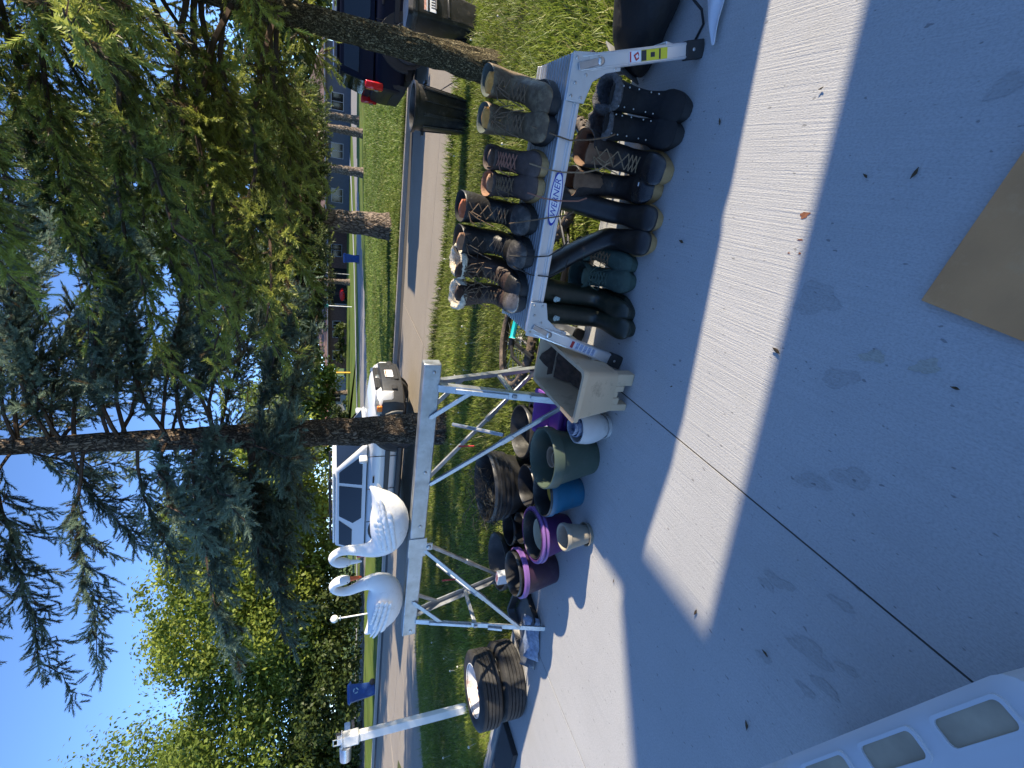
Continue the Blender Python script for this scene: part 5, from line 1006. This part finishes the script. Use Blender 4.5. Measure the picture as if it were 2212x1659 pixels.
tC, n = spruce('blue green spruce behind the sawhorse with open drooping branches', (-3.48, 5.98, lawn_z(-3.4, 6)), 7.4, .215, 2.15, dict(n=6, dz=.45, L=3.4, rise=(-.02, .38), droop=(.25, .60)), BA_, BB_, 8, tilt=(-.012, .0), bark='bark', dens=1.2, twig_len=.74, sprig=(.12, .19), fine_top=5.6, Lfun=lambda z: 2.9 * max(.14, 1 - max(0, z - 4.2) / 4), zmin=1.95, keep=lambda e, r: not (e[0] > 3.1 and math.cos(e[1] + 2.70) > .25 and r.random() < .65), extra=[(5.1, -2.68, 2.9, .0, .30), (5.6, -2.5, 2.2, .1, .3), (2.6, -2.6, 1.9, .05, .35), (2.9, -2.85, 2.0, .1, .45), (3.2, -2.5, 1.8, .1, .40), (3.8, -2.95, 2.2, .1, .38), (4.3, -2.45, 2.4, .1, .35), (5.2, -2.3, 2.2, .05, .3), (3.9, .35, 2.9, .25, .45), (4.4, .75, 2.9, .2, .4), (3.3, .1, 2.8, .2, .45), (4.9, .5, 2.6, .2, .35), (3.0, .6, 2.6, .2, .5), (4.6, -.1, 2.6, .2, .4)]); CNT.append(n)
tM, n = spruce('dark spruce across the street with a thick trunk', (-1.75, 15.3, -.42), 11, .34, 2.0, dict(n=8, dz=.50, L=5.2, rise=(0, .3), droop=(.25, .55)), (.026, .042, .014), (.12, .155, .04), 14, bark='bark_far', dens=.42, twig_len=1.1, sprig=(.22, .34), fine_top=12, zmin=2.0, tmpl=SPR_FAR); CNT.append(n)
def far_conifer(label, base, H, R0, seed, z0=2.0, L=3.0, name='conifer_tree'):
    return spruce(label, base, H, R0, z0, dict(n=5, dz=.75, L=L, rise=(0, .25), droop=(.2, .5)), (.028, .042, .018), (.085, .115, .035), seed, bark='bark_far', dens=.24, twig_len=1.0, sprig=(.28, .42), fine_top=30, name=name, zmin=z0 + .3, tmpl=SPR_FAR)
far_conifer('slender conifer on the green, third trunk from the right', (-.65, 28.2, -.3), 6.5, .24, 21); far_conifer('leaning conifer on the green, second trunk from the right', (1.25, 29.0, -.3), 6.5, .22, 22); far_conifer('pale trunked conifer farthest back on the green', (2.1, 33.5, -.3), 7, .24, 23)
far_conifer('dark conifer beyond the far street above the brown house', (-13.5, 58, -.5), 15, .3, 24, 1.5, 4.5); far_conifer('dark conifer left of the brown house', (-30, 62, -.5), 15, .3, 25, 1.2, 5)

# ------------------------------------------------------------------ broad-leaved trees
def leaf_quads(P, Nn, S_, C, rnd):
    Fm = frames(Nn, rnd); u, w = Fm[:, 1] * S_[:, None], Fm[:, 2] * S_[:, None] * .62; d = Fm[:, 0] * S_[:, None] * .18
    v = np.stack([P - u, P - w * .9 + d, P + u, P + w * .9 + d], 1).reshape(-1, 3); return v, np.arange(len(v)).reshape(-1, 4), C
def broadleaf(label, base, trunk_h, R0, lobes, n, size, colA, colB, seed, limbs_n=9, name='broadleaf_tree', group=None, hang=.0, cat='tree'):
    rnd = np.random.default_rng(seed); t = thing(name, label, cat, base, 0, group); top = Vector((rnd.uniform(-.3, .3), rnd.uniform(-.3, .3), trunk_h))
    if R0: trunk_mesh('trunk', [(0, 0, -.1), top * .33, top * .66, top], [R0, R0 * .85, R0 * .75, R0 * .6], MT['bark_far'], t, seed, n=14, per=3)
    m = MB(); lob = np.array([l[:3] for l in lobes], float); rad = np.array([l[3:6] if len(l) > 4 else [l[3]] * 3 for l in lobes], float)
    if R0:
        for i in range(limbs_n):
            l = lob[i % len(lob)] + rnd.normal(0, .25, 3) * rad[i % len(lob)]; a = top * rnd.uniform(.55, 1); e = Vector(l); mid = a.lerp(e, .5) + Vector(rnd.normal(0, .3, 3)); limb(m, [a, mid, e], R0 * .35, R0 * .06, 5)
        m.build('branches', MT['twig'], t, angle=60)['kind'] = 'stuff'
    w = (rad[:, 0] * rad[:, 1] * rad[:, 2]) ** .72; k = rnd.choice(len(lob), n, p=w / w.sum())
    # clumps inside each lobe so that light and dark masses show
    cl = max(14, n // 90); ck_ = rnd.choice(len(lob), cl, p=w / w.sum()); dirs = rnd.normal(size=(cl, 3)); dirs /= np.linalg.norm(dirs, axis=1, keepdims=True); rr = rnd.uniform(.35, 1.03, cl) ** .6; cc = lob[ck_] + dirs * rad[ck_] * rr[:, None]
    ci = rnd.integers(0, cl, n); crad = (rad[ck_].mean(1) * .17)[ci]; dd = rnd.normal(size=(n, 3)); P = cc[ci] + dd * crad[:, None] * np.array([1, 1, .75]); P[:, 2] -= hang * np.abs(rnd.normal(0, 1, n)) * crad
    keep = P[:, 2] > .15; P, ci, dd = P[keep], ci[keep], dd[keep]; n = len(P)
    N_ = dd * .5 + rnd.normal(0, .6, (n, 3)) + np.array([0, 0, .5]); tone = rnd.uniform(.7, 1.25, cl)[ci]; mixv = np.clip(rnd.normal(.5, .22, cl)[ci] + rnd.normal(0, .12, n), 0, 1)
    C = (np.array(colA) + (np.array(colB) - np.array(colA)) * mixv[:, None]) * tone[:, None]
    v, f, c = leaf_quads(P, N_, rnd.uniform(.7, 1.25, n) * size, C, rnd); np_mesh('crown', v, f, MT['leaf'], c, t); CNT.append(len(f) * 2); return t
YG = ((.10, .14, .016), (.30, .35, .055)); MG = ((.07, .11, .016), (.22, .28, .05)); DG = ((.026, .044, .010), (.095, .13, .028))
gl = 'leafy trees across the street'
broadleaf('huge leafy tree at the far left edge of the picture', (-41, 21, -.5), 5, .45, [(-3, 1, 15, 6.0), (1, -1, 12, 5.2), (5.0, 0, 8.8, 4.2), (-1, -2, 6.5, 4.8), (-8, 0, 16, 6.5), (6.6, -1, 3.8, 2.6), (2.5, -1.5, 3.5, 3.0), (-6, -1, 6, 5), (8.0, 1, 7.4, 3.2), (9.5, 1.5, 5, 2.4)], 80000, .15, *MG, 31, group=gl)
broadleaf('yellow green leafy tree left of the blue spruce', (-27.5, 24, -.5), 3.4, .30, [(0, 0, 8.0, 3.6), (2.4, -1, 4.8, 3.0), (-2.6, 0, 5.4, 3.2), (4.8, 0, 7.6, 3.0), (0, -2, 3.0, 2.4), (-5, 0, 4.2, 2.4), (-1.5, 0, 10.2, 2.4), (3.5, 0, 10.0, 2.2), (4.6, 0, 3.2, 2.0), (-5.6, 0, 7.0, 2.6)], 58000, .125, *YG, 32, group=gl)
broadleaf('bright leafy tree directly above the white suv', (-21.0, 25.5, -.5), 3.0, .25, [(0, 0, 5.2, 2.9), (2.6, 0, 3.4, 2.2), (-2.2, 0, 3.4, 2.2), (1.0, 0, 8.6, 2.4), (4.6, 0, 4.6, 2.4), (3.6, 1, 6.2, 1.8)], 34000, .12, *YG, 33, group=gl)
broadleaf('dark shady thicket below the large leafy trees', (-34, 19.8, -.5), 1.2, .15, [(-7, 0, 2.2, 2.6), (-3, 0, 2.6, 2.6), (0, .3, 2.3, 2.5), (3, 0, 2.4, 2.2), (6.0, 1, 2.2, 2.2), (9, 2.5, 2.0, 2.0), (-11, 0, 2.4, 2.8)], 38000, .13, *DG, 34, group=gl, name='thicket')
broadleaf('dark broad tree behind the yellow green tree', (-33, 36, -.5), 4, .35, [(0, 0, 8.5, 4.2), (4, 0, 6, 3.6), (-4.5, 0, 6.5, 3.6), (1, 0, 12, 2.6)], 22000, .20, *MG, 35, group=gl)
broadleaf('leafy tree in front of the red roofed house', (-31, 58, -.5), 3, .3, [(0, 0, 6, 4.0), (5, 0, 5, 3.6), (-5, 0, 6, 4), (1, 0, 9.5, 3.4)], 16000, .26, *MG, 36, group=gl)
broadleaf('dark leafy tree rising behind the brown garage house', (-24, 84, -.5), 4, .4, [(0, 0, 9, 6), (8, 0, 8, 5.5), (-8, 0, 9, 6), (2, 0, 14, 4.5), (15, 0, 8, 5)], 20000, .34, *DG, 37, group=gl)
broadleaf('dark leafy tree rising behind the blue grey house', (2, 78, -.5), 4, .4, [(0, 0, 8, 6), (8, 0, 9, 6), (-8, 0, 8, 5), (14, 0, 8, 6)], 14000, .36, *DG, 38, group=gl)
broadleaf('leafy tree far behind the dark navy suv', (13, 40, -.5), 4, .4, [(0, 0, 7, 4.5), (5, 0, 6, 4), (-4, 0, 5, 3)], 14000, .25, *DG, 39, group=gl)
broadleaf('low shrub before the red roofed house', (-29.5, 51, -.5), 0, 0, [(0, 0, 1.2, 1.6, 1.2, 1.2), (2.6, 0, 1.0, 1.4, 1, 1.0)], 3500, .14, *DG, 41, name='shrub', cat='shrub'); broadleaf('rounded shrub under the brown house window', (-25.5, 66, -.5), 0, 0, [(0, 0, .8, 1.5, 1, .9), (3, 0, .8, 1.4, 1, .9)], 2500, .15, *DG, 42, name='shrub', cat='shrub')

# ------------------------------------------------------------------ grass
def grass(name, label, n, area, zf, h, w, cols, seed, dens=None):
    r = np.random.default_rng(seed); P = area(r, n); n = len(P); z = np.array([zf(x, y) for x, y in P]); a = r.uniform(0, 6.28, n); H_ = r.uniform(*h, n) * (.75 + .5 * (np.sin(P[:, 0] * 2.1 + 1.3 * np.sin(P[:, 1] * 1.7)) * .5 + .5)); le = r.normal(0, .45, (n, 2)) * H_[:, None]; W = r.uniform(.7, 1.2, n) * w
    base = np.column_stack([P, z - .01]); s = np.column_stack([np.cos(a), np.sin(a), np.zeros(n)]) * W[:, None]; tip = base + np.column_stack([le, H_]); mid = base + np.column_stack([le * .35, H_ * .6])
    v = np.stack([base - s, base + s, mid + s * .8, tip, mid - s * .8], 1).reshape(-1, 3); i = np.arange(n)[:, None] * 5; f = np.concatenate([i + np.array([[0, 1, 2]]), i + np.array([[0, 2, 4]]), i + np.array([[4, 2, 3]])], 0)
    c0, c1, c2 = [np.array(q) for q in cols]; k = r.uniform(0, 1, n)[:, None]; c = c0 + (c1 - c0) * k; dry = r.random(n) < .06; c[dry] = c2 * r.uniform(.8, 1.1, (dry.sum(), 1)); c *= (.8 + .4 * (np.sin(P[:, :1] * 1.1 + 2 * np.sin(P[:, 1:] * .9)) * .5 + .5)); c = np.tile(c, (3, 1))
    o = np_mesh(name, v, f, MT['grass'], c); tag(o, label, 'grass', kind='stuff'); CNT.append(len(f)); return o
def near_area(r, n):
    y = 2.13 + 5.5 * r.random(n * 2) ** 1.6; x = r.uniform(-9.5, 4.5, n * 2); d = 24.8; xc = x * ca + y * sa; zc = -x * sa + y * ca; k = (np.abs(xc) < zc * .90 + .5) & ~((x < -9.2) & (y < 7.7)); P = np.column_stack([x[k], y[k]])[:n]; return P
GC_ = ((.10, .15, .02), (.25, .30, .05), (.36, .33, .14))
grass('lawn_grass', 'sunlit green lawn grass between the concrete and the street', 130000, near_area, lawn_z, (.035, .075), .0042, GC_, 51)
def tuft_area(r, n):
    cx_, cy_ = r.uniform(-9, 4.5, 260), 2.2 + 5.3 * r.random(260); k = r.integers(0, 260, n); return np.column_stack([cx_[k] + r.normal(0, .05, n), np.clip(cy_[k] + r.normal(0, .05, n), 2.14, 7.7)])
grass('grass_tufts', 'taller seeding grass tufts standing out of the lawn', 9000, tuft_area, lawn_z, (.08, .16), .003, ((.10, .15, .03), (.24, .27, .08), (.45, .40, .22)), 52)
def far_area(r, n):
    y = 13.2 + 14 * r.random(n) ** 1.5; x = r.uniform(-16, 6, n); k = np.array([inside(a, b) for a, b in zip(x, y)]); return np.column_stack([x[k], y[k]])
grass('green_grass', 'mown bright grass of the green across the street', 60000, far_area, green_z, (.05, .09), .012, ((.07, .12, .018), (.17, .225, .04), (.30, .28, .10)), 53)
def edge_area(r, n):
    y = r.choice([13.18, 7.66], n) + r.normal(0, .06, n); x = r.uniform(-16, 6, n); k = ~((x < -7.5) & (y < 10)); return np.column_stack([x[k], y[k]])
grass('verge_grass', 'shaggy grass edge along both sides of the street', 16000, edge_area, lambda x, y: green_z(x, max(y, 13.15)) if y > 10 else lawn_z(x, y), (.07, .16), .007, ((.08, .13, .02), (.20, .24, .05), (.36, .32, .14)), 54)
# white clover heads
m = MB(); r = random.Random(77)
ch = bpy.data.meshes.new('clover_head'); q = MB(); q.tube([(0, 0, 0), (.004, 0, .05), (0, .004, .09)], .0012, 4); q.ball((0, .004, .096), (.011, .011, .010), 8, 6); tmp = q.build('clover_flower', [M('clover_white', (.65, .62, .52), .8, 0, .2, 60)], angle=60)
for i in range(46):
    o = tmp if i == 0 else tmp.copy()
    if i: COL.objects.link(o)
    x, y = r.uniform(-6.5, 2.2), 2.25 + 4.8 * r.random() ** 1.4; o.location = (x, y, lawn_z(x, y)); o.rotation_euler = (r.uniform(-.2, .2), r.uniform(-.2, .2), r.uniform(0, 6)); s = r.uniform(.8, 1.3); o.scale = (s, s, s)
    tag(o, 'tiny pale clover head standing in the sunlit lawn', 'flower', 'clover heads in the lawn')
print('TRIS', sum(CNT), CNT)
